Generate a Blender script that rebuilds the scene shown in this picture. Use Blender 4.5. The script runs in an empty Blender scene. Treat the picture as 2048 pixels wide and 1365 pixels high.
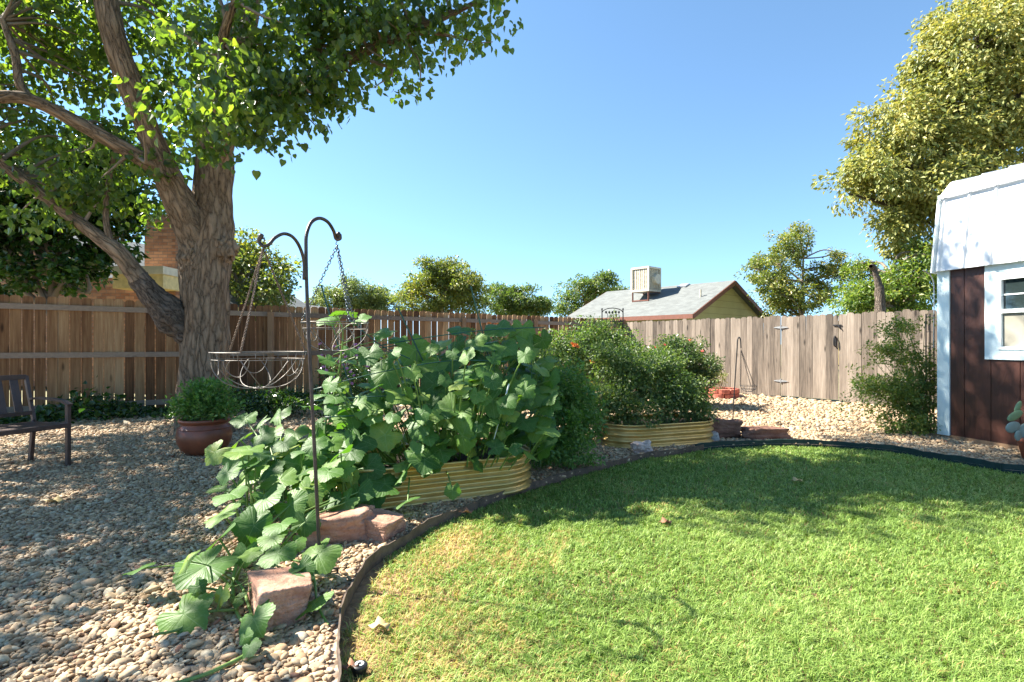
import bpy, bmesh, math, random
import numpy as np
from mathutils import Vector, Matrix, noise as mnoise, geometry as mgeo
rad = math.radians
C = bpy.context.scene.collection
S = bpy.context.scene

# ------------------------------------------------------------ camera, sky, sun
F = 1080.0; EYE = 1.25; HY = 686.0           # focal length in photo pixels, eye height, horizon row
cam_d = bpy.data.cameras.new('camera'); cam = bpy.data.objects.new('camera', cam_d); C.objects.link(cam)
cam.location = (0, 0, EYE); cam.rotation_euler = (rad(90), 0, 0)
cam_d.sensor_width = 36; cam_d.lens = 36*F/2048; cam_d.shift_y = (HY-682.5)/2048
cam_d.clip_start = .05; cam_d.clip_end = 2000
S.camera = cam
SUN_EL = 45.0
sdir = Vector((-.97, .24, 0)).normalized()*math.cos(rad(SUN_EL)) + Vector((0, 0, math.sin(rad(SUN_EL))))
w = bpy.data.worlds.new('World'); S.world = w; w.use_nodes = True
nt = w.node_tree
sky = nt.nodes.new('ShaderNodeTexSky'); sky.sky_type = 'NISHITA'; sky.sun_disc = False
sky.sun_elevation = rad(SUN_EL); sky.sun_rotation = math.atan2(sdir.x, sdir.y)
sky.air_density = 1.0; sky.dust_density = .05; sky.ozone_density = .8; sky.altitude = 1600
tcw = nt.nodes.new('ShaderNodeTexCoord'); va = nt.nodes.new('ShaderNodeVectorMath'); va.operation = 'ADD'; va.inputs[1].default_value = (0, 0, .10)   # softens the pale band at the horizon
nt.links.new(tcw.outputs['Generated'], va.inputs[0]); nt.links.new(va.outputs[0], sky.inputs[0])
tint = nt.nodes.new('ShaderNodeMix'); tint.data_type = 'RGBA'; tint.blend_type = 'MULTIPLY'; tint.inputs[0].default_value = 1; tint.inputs[7].default_value = (.86, 1.03, 1.03, 1)   # camera white balance
nt.links.new(sky.outputs[0], tint.inputs[6]); nt.links.new(tint.outputs[2], nt.nodes['Background'].inputs[0]); nt.nodes['Background'].inputs[1].default_value = .084
ld = bpy.data.lights.new('sun', 'SUN'); ld.energy = 5.0; ld.angle = rad(.53); ld.color = (1, .94, .83)
lo = bpy.data.objects.new('sun', ld); C.objects.link(lo); lo.rotation_euler = sdir.to_track_quat('Z', 'Y').to_euler()
S.view_settings.view_transform = 'Standard'; S.view_settings.look = 'None'
S.view_settings.exposure = 2.0; S.view_settings.gamma = 1
S.cycles.max_bounces = 7; S.cycles.transparent_max_bounces = 8

# ------------------------------------------------------------ coordinates
def P(px, py, Y): return np.array([(px-1024)/F*Y, Y, EYE+(HY-py)/F*Y])
def G(px, py):
    Y = EYE*F/(py-HY); return np.array([(px-1024)/F*Y, Y, 0.])
def col_on(px, A, B):                           # where image column px meets ground line AB
    k = (px-1024)/F; A = np.array(A, float); B = np.array(B, float); d = B-A
    t = (k*A[1]-A[0])/(d[0]-k*d[1]); return A+d*t

# ------------------------------------------------------------ mesh helpers
class MB:
    def __init__(s): s.V = []; s.L = []; s.N = []; s.UV = []; s.A = []; s.n = 0; s.hasuv = False
    def add(s, V, Fs, uv=None, a=None):
        """V (n,3); Fs int array (m,k) or list of such / of tuples; uv per vertex (n,2); a per vertex (n,)"""
        V = np.asarray(V, float).reshape(-1, 3)
        if isinstance(Fs, np.ndarray): Fs = [Fs]
        elif len(Fs) and not isinstance(Fs[0], np.ndarray): Fs = [np.array([f]) for f in Fs]
        for f in Fs:
            s.L.append((f+s.n).ravel()); s.N.append(np.full(len(f), f.shape[1]))
        s.V.append(V); s.n += len(V)
        if uv is not None: s.hasuv = True
        s.UV.append(np.zeros((len(V), 2)) if uv is None else np.asarray(uv, float))
        s.A.append(np.zeros(len(V)) if a is None else np.broadcast_to(np.asarray(a, float), (len(V),)))
        return s
    def build(s, name, mat, parent=None, smooth=False):
        me = bpy.data.meshes.new(name)
        V = np.concatenate(s.V); L = np.concatenate(s.L).astype(np.int32); N = np.concatenate(s.N).astype(np.int32)
        me.vertices.add(len(V)); me.vertices.foreach_set('co', V.astype(np.float32).ravel())
        me.loops.add(len(L)); me.loops.foreach_set('vertex_index', L)
        me.polygons.add(len(N)); st = np.concatenate([[0], np.cumsum(N)[:-1]]).astype(np.int32)
        me.polygons.foreach_set('loop_start', st); me.polygons.foreach_set('loop_total', N)
        me.polygons.foreach_set('use_smooth', np.full(len(N), bool(smooth)))
        if s.hasuv:
            uv = me.uv_layers.new(name='UVMap'); uv.data.foreach_set('uv', np.concatenate(s.UV)[L].astype(np.float32).ravel())
        A = np.concatenate(s.A)
        if A.any():
            at = me.attributes.new('val', 'FLOAT', 'POINT'); at.data.foreach_set('value', A.astype(np.float32))
        me.update(calc_edges=True); me.validate()
        if not smooth: pass
        me.materials.append(mat)
        o = bpy.data.objects.new(name, me); C.objects.link(o)
        if parent is not None:
            o.parent = parent; me.transform(Matrix.Translation(-parent.location))
        return o
def tag(o, label=None, cat=None, group=None, kind=None):
    for k, v in (('label', label), ('category', cat), ('group', group), ('kind', kind)):
        if v: o[k] = v
    return o
def thing(name, label, cat, loc=(0, 0, 0), group=None):
    o = bpy.data.objects.new(name, None); C.objects.link(o); o.location = tuple(float(v) for v in loc); o.empty_display_size = .1
    return tag(o, label, cat, group)
def copy_thing(r, loc, rz=0, label=None):
    c = r.copy(); C.objects.link(c); c.location = loc; c.rotation_euler = (0, 0, rz)
    if label: c['label'] = label
    for ch in r.children:
        d = ch.copy(); C.objects.link(d); d.parent = c
    return c
BOXF = np.array([[0, 1, 3, 2], [4, 6, 7, 5], [0, 4, 5, 1], [2, 3, 7, 6], [0, 2, 6, 4], [1, 5, 7, 3]])
def boxv(c, ax, ay, az):
    """centre, three half-axis vectors"""
    c = np.array(c, float); ax, ay, az = (np.array(a, float) for a in (ax, ay, az))
    return np.array([c+i*ax+j*ay+k*az for i in (-1, 1) for j in (-1, 1) for k in (-1, 1)])
def box(mb, x0, x1, y0, y1, z0, z1):
    mb.add(boxv(((x0+x1)/2, (y0+y1)/2, (z0+z1)/2), ((x1-x0)/2, 0, 0), (0, (y1-y0)/2, 0), (0, 0, (z1-z0)/2)), BOXF)
def beam(mb, p0, p1, wd, ht, up=(0, 0, 1)):
    p0 = np.array(p0, float); p1 = np.array(p1, float); d = p1-p0; l = np.linalg.norm(d); d /= l
    s = np.cross(d, up); s /= np.linalg.norm(s); u = np.cross(s, d)
    mb.add(boxv((p0+p1)/2, d*l/2, s*wd/2, u*ht/2), BOXF)
def tube(mb, path, radii, seg=8, amp=0, freq=3, cap=True, flat=1.0):
    path = np.array(path, float); n = len(path); radii = np.broadcast_to(np.asarray(radii, float), (n,))
    T = np.gradient(path, axis=0); T /= np.linalg.norm(T, axis=1)[:, None]+1e-9
    ref = np.array([0, 1., 0]) if abs(T[0][1]) < .9 else np.array([1., 0, 0])
    V = []; UV = []; ln = 0
    for i in range(n):
        if i: ln += np.linalg.norm(path[i]-path[i-1])
        ref = ref-T[i]*ref.dot(T[i]); ref /= np.linalg.norm(ref); b = np.cross(T[i], ref)
        for k in range(seg+1 if amp else seg):
            a = 2*math.pi*(k % seg)/seg; d = ref*math.cos(a)+b*math.sin(a)*flat; r = radii[i]
            p = path[i]+d*r
            if amp:
                q = Vector(p)*freq; q.z *= .35
                r2 = r*(1+amp*(mnoise.noise(q)+.5*mnoise.noise(Vector((q.x*2.7, q.y*2.7, q.z*2.2)))+.35*mnoise.noise(Vector((q.x*6, q.y*6, q.z*3)))))
                q3 = Vector((p[0]*freq*4.5, p[1]*freq*4.5, p[2]*freq*.55)); r2 -= r*amp*.42*max(0, .32-abs(mnoise.noise(q3)))
                p = path[i]+d*r2
            V.append(p); UV.append((k/seg*2*math.pi*max(radii[0], .02), ln))
    m = seg+1 if amp else seg
    Fq = [(i*m+k, i*m+(k+1) % m, (i+1)*m+(k+1) % m, (i+1)*m+k) for i in range(n-1) for k in range(seg)]
    fl = [np.array(Fq)]
    if cap and not amp: fl += [np.array([list(range(seg))[::-1]]), np.array([[(n-1)*m+k for k in range(seg)]])]
    mb.add(V, fl, uv=UV)
def smooth_path(pts, n=8):
    """Catmull-Rom through points (rows may carry a radius as 4th value)"""
    p = np.array(pts, float); p = np.vstack([2*p[0]-p[1], p, 2*p[-1]-p[-2]]); out = []
    for i in range(1, len(p)-2):
        for t in np.linspace(0, 1, n, endpoint=False):
            a, b, c, d = p[i-1], p[i], p[i+1], p[i+2]
            out.append(.5*((2*b)+(-a+c)*t+(2*a-5*b+4*c-d)*t*t+(-a+3*b-3*c+d)*t**3))
    out.append(p[-2]); return np.array(out)
def lathe(mb, c, prof, seg=32):
    V = [(c[0]+r*math.cos(2*math.pi*k/seg), c[1]+r*math.sin(2*math.pi*k/seg), c[2]+z) for r, z in prof for k in range(seg)]
    mb.add(V, np.array([(i*seg+k, i*seg+(k+1) % seg, (i+1)*seg+(k+1) % seg, (i+1)*seg+k) for i in range(len(prof)-1) for k in range(seg)]))
_ico = {}
def ico(sub):
    if sub not in _ico:
        b = bmesh.new(); bmesh.ops.create_icosphere(b, subdivisions=sub, radius=1)
        b.verts.ensure_lookup_table(); _ico[sub] = (np.array([v.co[:] for v in b.verts]), np.array([[v.index for v in f.verts] for f in b.faces])); b.free()
    return _ico[sub]
def inpoly(x, y, poly):
    r = np.zeros(len(x), bool); n = len(poly)
    for i in range(n):
        x0, y0 = poly[i][:2]; x1, y1 = poly[(i+1) % n][:2]
        if y0 == y1: continue
        c = ((y0 > y) != (y1 > y)) & (x < (x1-x0)*(y-y0)/(y1-y0)+x0); r ^= c
    return r
def sheet(name, poly, z, mat, parent=None):
    t = mgeo.tessellate_polygon([[Vector((p[0], p[1], 0)) for p in poly]])
    V = [(p[0], p[1], z) for p in poly]; f = []
    for a, b, c in t:
        A, B_, D = (np.array(V[i]) for i in (a, b, c)); f.append((a, b, c) if np.cross(B_-A, D-A)[2] > 0 else (a, c, b))
    return MB().add(V, np.array(f)).build(name, mat, parent)

# ------------------------------------------------------------ materials
class NT:
    def __init__(s, name):
        s.m = bpy.data.materials.new(name); s.m.use_nodes = True; s.t = s.m.node_tree; s.b = s.t.nodes['Principled BSDF']; s.out = s.t.nodes['Material Output']
    def n(s, typ, **k):
        nd = s.t.nodes.new('ShaderNode'+typ)
        for a, v in k.items():
            if a.startswith('i_'):
                key = a[2:]; key = int(key) if key.isdigit() else key.replace('_', ' ')
                if isinstance(v, bpy.types.NodeSocket): s.t.links.new(v, nd.inputs[key])
                else: nd.inputs[key].default_value = v
            else: setattr(nd, a, v)
        return nd
    def l(s, a, b): s.t.links.new(a, b)
    def math(s, op, a, b=0., c=0., clamp=False):
        nd = s.n('Math', operation=op, use_clamp=clamp)
        for i, v in enumerate((a, b, c)):
            if isinstance(v, bpy.types.NodeSocket): s.l(v, nd.inputs[i])
            else: nd.inputs[i].default_value = v
        return nd.outputs[0]
    def ramp(s, fac, stops, interp='LINEAR'):
        r = s.n('ValToRGB'); cr = r.color_ramp; cr.interpolation = interp
        while len(cr.elements) < len(stops): cr.elements.new(.5)
        for e, (p, c) in zip(cr.elements, stops): e.position = p; e.color = (*c, 1) if len(c) == 3 else c
        s.l(fac, r.inputs[0]); return r.outputs[0]
    def mix(s, fac, a, b, mode='MIX'):
        nd = s.n('Mix', data_type='RGBA', blend_type=mode)
        for i, v in ((0, fac), (6, a), (7, b)):
            if isinstance(v, bpy.types.NodeSocket): s.l(v, nd.inputs[i])
            else: nd.inputs[i].default_value = (*v, 1) if isinstance(v, tuple) and len(v) == 3 else v
        return nd.outputs[2]
    def coord(s, kind='Object', scale=(1, 1, 1), rot=(0, 0, 0)):
        tc = s.n('TexCoord'); mp = s.n('Mapping'); mp.inputs['Scale'].default_value = scale; mp.inputs['Rotation'].default_value = rot
        s.l(tc.outputs[kind], mp.inputs[0]); return mp.outputs[0]
    def noise(s, vec, scale, detail=4, rough=.55):
        return s.n('TexNoise', i_Vector=vec, i_Scale=scale, i_Detail=detail, i_Roughness=rough).outputs[0]
    def island(s): return s.n('NewGeometry').outputs['Random Per Island']
    def bump(s, h, strength=.5, dist=.01):
        b = s.n('Bump', i_Height=h, i_Strength=strength, i_Distance=dist); s.l(b.outputs[0], s.b.inputs['Normal']); return b
    def col(s, c):
        if isinstance(c, bpy.types.NodeSocket): s.l(c, s.b.inputs['Base Color'])
        else: s.b.inputs['Base Color'].default_value = (*c, 1)
    def set(s, **k):
        for a, v in k.items(): s.b.inputs[a.replace('_', ' ')].default_value = v

def m_simple(name, c, rough=.6, metal=0, var=.18, scale=8, bump=.15, spec=.5, bdist=.004):
    t = NT(name); v = t.coord(); n1 = t.noise(v, scale, 5)
    lo_ = tuple(x*(1-var) for x in c); hi = tuple(min(1, x*(1+var)) for x in c)
    t.col(t.ramp(n1, [(.3, lo_), (.7, hi)])); t.set(Roughness=rough, Metallic=metal); t.b.inputs['Specular IOR Level'].default_value = spec
    if bump: t.bump(t.noise(v, scale*8, 4), bump, bdist)
    return t.m
def m_leaf(name, cols, trans=.4, rough=.42, tcol=None, spec=.5, nscale=1.2):
    """cols: stops for a mix of per-leaf random and large noise"""
    t = NT(name); r = t.island(); v = t.coord(); n1 = t.noise(v, nscale, 2)
    f = t.math('ADD', t.math('MULTIPLY', r, .55), t.math('MULTIPLY', n1, .5))
    base = t.ramp(f, cols); t.col(base); t.set(Roughness=rough); t.b.inputs['Specular IOR Level'].default_value = spec
    tr = t.n('BsdfTranslucent'); mul = t.mix(1.0, base, tcol or (1.9, 2.1, .7), 'MULTIPLY'); t.l(mul, tr.inputs[0])
    ms = t.n('MixShader', i_0=trans); t.l(t.b.outputs[0], ms.inputs[1]); t.l(tr.outputs[0], ms.inputs[2]); t.l(ms.outputs[0], t.out.inputs[0])
    return t.m
def m_wood(name, stops, axis='Z', rough=.8, knots=1.0, spread=1.0, grain=30):
    t = NT(name); tc = t.n('TexCoord'); r = t.island()
    off = t.n('CombineXYZ', i_X=t.math('MULTIPLY', r, 37.), i_Y=t.math('MULTIPLY', r, 91.), i_Z=t.math('MULTIPLY', r, 53.))
    ad = t.n('VectorMath', operation='ADD'); t.l(tc.outputs['Object'], ad.inputs[0]); t.l(off.outputs[0], ad.inputs[1])
    sc = {'Z': (1, 1, .05), 'X': (.05, 1, 1), 'Y': (1, .05, 1)}[axis]
    mp = t.n('Mapping'); mp.inputs['Scale'].default_value = sc; t.l(ad.outputs[0], mp.inputs[0])
    g = t.noise(mp.outputs[0], grain, 6, .65)
    sc2 = tuple(x if x == 1 else .28 for x in sc); mp2 = t.n('Mapping'); mp2.inputs['Scale'].default_value = sc2; t.l(ad.outputs[0], mp2.inputs[0])
    vor = t.n('TexVoronoi', i_Vector=mp2.outputs[0], i_Scale=5.5); kn = t.ramp(vor.outputs['Distance'], [(.07, (0, 0, 0)), (.16, (1, 1, 1))])
    big = t.noise(mp2.outputs[0], 2.5, 3)
    f = t.math('ADD', t.math('MULTIPLY', g, .55), t.math('ADD', t.math('MULTIPLY', r, .38*spread), t.math('MULTIPLY', big, .25)))
    c = t.ramp(f, stops)
    if knots: c = t.mix(t.math('MULTIPLY', t.math('SUBTRACT', 1., kn), .75*knots), c, tuple(x*.25 for x in stops[0][1]))
    t.col(c); t.set(Roughness=rough); t.b.inputs['Specular IOR Level'].default_value = .25
    t.bump(g, .5, .004); return t.m
def m_bark(name, c0, c1, sx=11, sy=3.4, strength=1.0, dist=.045):
    t = NT(name); tc = t.n('TexCoord'); mp = t.n('Mapping'); mp.inputs['Scale'].default_value = (sx, sy, 1); t.l(tc.outputs['UV'], mp.inputs[0])
    n0 = t.noise(t.coord('UV', (2, 2, 1)), 2, 3)
    vm = t.n('VectorMath', operation='MULTIPLY_ADD'); nn = t.n('TexNoise', i_Scale=1.6, i_Detail=3.); t.l(mp.outputs[0], nn.inputs[0])
    t.l(nn.outputs[1], vm.inputs[0]); vm.inputs[1].default_value = (1.3, 1.3, 1.3); t.l(mp.outputs[0], vm.inputs[2])
    vo = t.n('TexVoronoi', feature='DISTANCE_TO_EDGE', i_Scale=1.0); t.l(vm.outputs[0], vo.inputs[0])
    fine = t.noise(mp.outputs[0], 5, 6, .7)
    h = t.math('ADD', t.math('MULTIPLY', t.math('POWER', vo.outputs[0], .55), 1.1), t.math('MULTIPLY', fine, .55))
    f = t.math('ADD', t.math('MULTIPLY', h, .6), t.math('MULTIPLY', n0, .3))
    t.col(t.ramp(f, [(.24, c0), (.42, tuple(a*.55+b*.45 for a, b in zip(c0, c1))), (.8, c1)])); t.set(Roughness=.92); t.b.inputs['Specular IOR Level'].default_value = .15
    t.bump(h, strength, dist); return t.m
def m_shingle(name, c, scale=(1, 1, 1)):
    t = NT(name); v = t.coord('UV'); br = t.n('TexBrick', i_Vector=v, i_Scale=1.0)
    br.inputs['Color1'].default_value = (*[x*.7 for x in c], 1); br.inputs['Color2'].default_value = (*[x*1.25 for x in c], 1); br.inputs['Mortar'].default_value = (*[x*.45 for x in c], 1)
    br.inputs['Brick Width'].default_value = .33; br.inputs['Row Height'].default_value = .14; br.inputs['Mortar Size'].default_value = .008
    n1 = t.noise(v, 2.5, 5); t.col(t.mix(.5, br.outputs[0], t.ramp(n1, [(.3, tuple(x*.75 for x in c)), (.7, tuple(x*1.2 for x in c))]))); t.set(Roughness=.9)
    t.bump(t.noise(v, 60, 3), .4, .01); return t.m
def m_brick(name, c1, c2, mortar):
    t = NT(name); v = t.coord('UV'); br = t.n('TexBrick', i_Vector=v, i_Scale=1.0)
    br.inputs['Color1'].default_value = (*c1, 1); br.inputs['Color2'].default_value = (*c2, 1); br.inputs['Mortar'].default_value = (*mortar, 1)
    br.inputs['Brick Width'].default_value = .22; br.inputs['Row Height'].default_value = .075; br.inputs['Mortar Size'].default_value = .006; br.inputs['Bias'].default_value = -.1
    n1 = t.noise(v, 9, 5); t.col(t.mix(.35, br.outputs[0], t.mix(1., br.outputs[0], t.ramp(n1, [(.3, (.4, .4, .4)), (.7, (1.5, 1.4, 1.3))]), 'MULTIPLY'))); t.set(Roughness=.9)
    t.bump(br.outputs[1], .6, -.01); return t.m

M = {}
M['bark'] = m_bark('bark_cottonwood', (.035, .023, .015), (.38, .275, .185))
M['bark_dark'] = m_bark('bark_dark', (.018, .013, .010), (.24, .19, .15), 18, 6)
M['twig'] = m_simple('twig_bark', (.19, .15, .11), .85)
M['leaf_cotton'] = m_leaf('leaf_cottonwood', [(.15, (.036, .07, .026)), (.5, (.065, .11, .034)), (.80, (.12, .17, .045)), (1, (.28, .27, .06))], trans=.48, rough=.28, tcol=(2.9, 2.9, .6))
M['leaf_gold'] = m_leaf('leaf_yellowing', [(.15, (.095, .13, .03)), (.42, (.205, .235, .06)), (.72, (.39, .37, .11)), (1, (.54, .42, .17))], tcol=(1.6, 1.5, .8), trans=.28, nscale=.8, rough=.5)
M['leaf_olive'] = m_leaf('leaf_olive', [(.15, (.09, .125, .05)), (.55, (.18, .22, .085)), (.9, (.33, .33, .13))], trans=.3, nscale=.6)
M['leaf_mid'] = m_leaf('leaf_mid_green', [(.15, (.045, .085, .026)), (.55, (.095, .145, .04)), (.9, (.22, .24, .07))], trans=.35, nscale=.7)
M['leaf_autumn'] = m_leaf('leaf_turning', [(.15, (.055, .09, .028)), (.5, (.135, .17, .045)), (.75, (.26, .25, .06)), (1, (.42, .23, .07))], trans=.35, nscale=.5)
M['leaf_dark'] = m_leaf('leaf_dark_shrub', [(.15, (.016, .042, .012)), (.55, (.03, .075, .018)), (.95, (.10, .16, .03))], trans=.35, rough=.26, spec=.7)
M['leaf_rose'] = m_leaf('leaf_rose', [(.15, (.03, .062, .018)), (.55, (.075, .125, .038)), (.92, (.25, .26, .11))], trans=.3, rough=.32)
M['leaf_tomato'] = m_leaf('leaf_tomato', [(.15, (.035, .07, .022)), (.55, (.085, .14, .042)), (.95, (.25, .28, .11))], trans=.4, rough=.5)
M['leaf_herb'] = m_leaf('leaf_herb', [(.15, (.045, .11, .025)), (.55, (.10, .20, .045)), (.95, (.24, .34, .10))], trans=.35, rough=.4)
M['leaf_vine'] = m_leaf('leaf_vine', [(.15, (.06, .11, .025)), (.55, (.12, .18, .04)), (.95, (.30, .29, .07))], trans=.4)
M['stem'] = m_simple('green_stem', (.13, .21, .06), .55, var=.3)
M['stem_dry'] = m_simple('dry_stem', (.26, .19, .11), .8, var=.3)
M['vine_stem'] = m_simple('squash_stem', (.14, .23, .05), .5, var=.25, scale=14)
M['fence_cedar'] = m_wood('cedar_boards', [(.35, (.06, .028, .013)), (.52, (.15, .075, .034)), (.68, (.26, .15, .072)), (.88, (.44, .30, .165))])
M['rail_cedar'] = m_wood('cedar_rails', [(.25, (.09, .07, .055)), (.6, (.19, .15, .12)), (.95, (.30, .24, .18))], axis='X', knots=.4)
M['fence_grey'] = m_wood('weathered_boards', [(.36, (.065, .052, .042)), (.5, (.165, .132, .104)), (.64, (.265, .218, .175)), (.84, (.41, .35, .29))], knots=1.2, spread=.65, grain=45)
M['post'] = m_wood('fence_posts', [(.25, (.14, .08, .045)), (.9, (.34, .22, .13))], knots=.3)
M['galv'] = m_simple('galvanised_steel', (.62, .63, .64), .4, .8, var=.15)
M['old_steel'] = m_simple('dull_old_steel', (.28, .29, .30), .6, .5, var=.3)
M['black_metal'] = m_simple('black_iron', (.02, .02, .022), .45, .2, var=.4, scale=20)
M['bronze_metal'] = m_simple('bronze_painted_steel', (.055, .042, .036), .42, .35, var=.45, scale=25, bump=.3)
M['wire'] = m_simple('rusty_grey_wire', (.15, .135, .12), .5, .6, var=.4, scale=30)
M['chain_brown'] = m_simple('dry_vine_on_chain', (.13, .09, .065), .85, var=.45, scale=60, bump=.6)
M['chain'] = m_simple('chain_steel', (.10, .12, .13), .4, .7)
M['green_wire'] = m_simple('green_coated_wire', (.012, .07, .045), .4)
M['soil'] = m_simple('dark_soil', (.07, .048, .032), .95, var=.5, scale=25, bump=.9, bdist=.02)
M['terracotta'] = m_simple('terracotta', (.36, .105, .055), .65, var=.22, scale=6, bump=.15)
M['pot_brown'] = m_simple('glazed_brown_pot', (.20, .062, .03), .38, var=.35, scale=5, bump=.1)
M['white_paint'] = m_simple('white_paint', (.72, .78, .78), .5, var=.04, scale=5, bump=.1)
M['trim_blue'] = m_simple('pale_trim_paint', (.62, .74, .76), .55, var=.06, scale=9, bump=.35)
M['brick_red'] = m_simple('red_concrete_brick', (.44, .13, .085), .9, var=.25, scale=20, bump=.5)
M['brown_plastic'] = m_simple('chair_metal', (.07, .045, .038), .45, .2, var=.2)
def m_rock(name, c0, c1, c2, s=6):
    t = NT(name); v = t.coord(); n1 = t.noise(v, s, 8, .6); lay = t.noise(t.coord('Object', (1, 1, 9)), 3, 4); f = t.math('ADD', t.math('MULTIPLY', n1, .65), t.math('MULTIPLY', lay, .35))
    c = t.ramp(f, [(.32, c0), (.5, c1), (.68, c2)]); pit = t.ramp(t.noise(v, s*9, 6, .7), [(.3, (.72, .66, .62)), (.5, (1, 1, 1))])
    t.col(t.mix(1., c, pit, 'MULTIPLY')); t.set(Roughness=.92); t.b.inputs['Specular IOR Level'].default_value = .2
    h = t.math('ADD', t.math('MULTIPLY', t.noise(v, s*3, 8, .7), 1.), t.math('MULTIPLY', lay, .6)); t.bump(h, .8, .02); return t.m
M['sandstone'] = m_rock('red_sandstone', (.22, .105, .07), (.40, .225, .155), (.55, .36, .26))
M['rock_brown'] = m_rock('brown_rock', (.08, .04, .028), (.17, .09, .065), (.27, .16, .12))
M['rock_pale'] = m_rock('pale_rock', (.35, .24, .19), (.55, .45, .40), (.72, .66, .62), 12)
M['rock_grey'] = m_rock('grey_rock', (.2, .2, .19), (.34, .34, .33), (.48, .47, .45), 12)
def m_edge(name, c, d):
    t = NT(name); v = t.coord('Object', (1, 1, 1)); n1 = t.noise(v, 14, 6, .7); t.col(t.ramp(n1, [(.35, c), (.7, d)])); t.set(Roughness=.7); t.bump(t.noise(v, 40, 4), .4, .004); return t.m
M['edge_brown'] = m_edge('rusty_steel_edging', (.055, .04, .03), (.17, .115, .08)); M['edge_green'] = m_edge('dark_green_edging', (.004, .02, .017), (.012, .04, .032))
t = NT('golden_corrugated_steel'); v = t.coord(); n1 = t.noise(v, 7, 5); t.col(t.ramp(n1, [(.3, (.50, .34, .11)), (.7, (.66, .47, .19))])); t.set(Metallic=.6, Roughness=.34)
t.bump(t.noise(v, 40, 3), .08, .003); M['gold'] = t.m

# pebbles: colour per stone
t = NT('river_pebbles'); r = t.island(); c = t.ramp(r, [(0, (.30, .20, .13)), (.12, (.48, .35, .24)), (.3, (.62, .50, .37)), (.45, (.40, .33, .27)), (.58, (.72, .60, .46)), (.72, (.56, .40, .30)), (.84, (.52, .48, .43)), (.94, (.80, .72, .60)), (1, (.34, .15, .10))])
n1 = t.noise(t.coord(), 45, 4); t.col(t.mix(1., c, t.ramp(n1, [(.3, (.48, .42, .32)), (.7, (.90, .82, .65))]), 'MULTIPLY')); t.set(Roughness=.8); t.bump(n1, .25, .004); M['pebble'] = t.m
t = NT('gravel_ground'); v = t.coord(); vo = t.n('TexVoronoi', i_Vector=v, i_Scale=30.)
sep = t.n('SeparateColor'); t.l(vo.outputs['Color'], sep.inputs[0])
c = t.ramp(sep.outputs[0], [(0, (.26, .18, .12)), (.3, (.48, .36, .26)), (.6, (.60, .48, .36)), (.85, (.38, .32, .27)), (1, (.70, .60, .48))])
dk = t.ramp(vo.outputs['Distance'], [(.0, (1, 1, 1)), (.6, (.75, .72, .7)), (.95, (.3, .27, .24))]); t.col(t.mix(1., c, dk, 'MULTIPLY')); t.set(Roughness=.9)
t.bump(t.math('SUBTRACT', 1., vo.outputs['Distance']), 1., .02); M['gravel'] = t.m
t = NT('lawn_soil'); v = t.coord(); n1 = t.noise(v, 20, 6, .7); t.col(t.ramp(n1, [(.3, (.13, .075, .035)), (.55, (.27, .16, .08)), (.75, (.40, .25, .14))])); t.set(Roughness=.95); t.bump(n1, .8, .02); M['lawn_soil'] = t.m
t = NT('grass_blades'); r = t.island(); at = t.n('Attribute', attribute_name='val'); n1 = t.noise(t.coord(), .9, 3)
gr = t.ramp(t.math('ADD', t.math('MULTIPLY', r, .6), t.math('MULTIPLY', n1, .45)), [(.12, (.05, .11, .018)), (.42, (.15, .25, .04)), (.7, (.29, .40, .09)), (.95, (.50, .56, .22))])
dr = t.ramp(r, [(0, (.38, .24, .09)), (.4, (.56, .43, .17)), (1, (.75, .64, .32))])
f = t.math('GREATER_THAN', at.outputs['Fac'], r); cc = t.mix(f, gr, dr); t.col(cc); t.set(Roughness=.5); t.b.inputs['Specular IOR Level'].default_value = .35
tr = t.n('BsdfTranslucent'); t.l(t.mix(1., cc, (1.2, 1.4, .6), 'MULTIPLY'), tr.inputs[0]); ms = t.n('MixShader', i_0=.25); t.l(t.b.outputs[0], ms.inputs[1]); t.l(tr.outputs[0], ms.inputs[2]); t.l(ms.outputs[0], t.out.inputs[0]); M['grass'] = t.m
# squash leaf: radial pale veins and speckles from leaf UVs
t = NT('squash_leaf'); tc = t.n('TexCoord'); sp = t.n('SeparateXYZ'); t.l(tc.outputs['UV'], sp.inputs[0])
x = t.math('MULTIPLY_ADD', sp.outputs[0], 2., -1.); y = t.math('MULTIPLY_ADD', sp.outputs[1], 2., -1.)
ang = t.math('ARCTAN2', x, y); rr = t.math('SQRT', t.math('ADD', t.math('MULTIPLY', x, x), t.math('MULTIPLY', y, y)))
dv = t.math('MULTIPLY', t.math('ABSOLUTE', t.math('SINE', t.math('MULTIPLY', ang, 2.5))), rr)
v1 = t.math('SUBTRACT', 1., t.math('MULTIPLY', dv, 22.), clamp=True)
cell = t.n('TexVoronoi', feature='DISTANCE_TO_EDGE', i_Scale=5.5); t.l(tc.outputs['UV'], cell.inputs[0]); v2 = t.math('SUBTRACT', 1., t.math('MULTIPLY', cell.outputs[0], 16.), clamp=True)
spk = t.n('TexVoronoi', i_Scale=38.); t.l(tc.outputs['UV'], spk.inputs[0]); sk = t.math('MULTIPLY', t.math('LESS_THAN', spk.outputs[0], .16), t.math('GREATER_THAN', t.noise(t.coord('UV'), 5, 3), .53))
veil = t.math('MAXIMUM', t.math('MULTIPLY', v1, .28), t.math('MAXIMUM', t.math('MULTIPLY', v2, .07), t.math('MULTIPLY', sk, .4)))
r = t.island(); base = t.ramp(t.math('ADD', t.math('MULTIPLY', r, .7), t.math('MULTIPLY', t.noise(t.coord('UV'), 3, 4), .35)), [(.1, (.036, .095, .016)), (.5, (.074, .165, .027)), (.8, (.155, .25, .042)), (1, (.36, .36, .06))])
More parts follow.
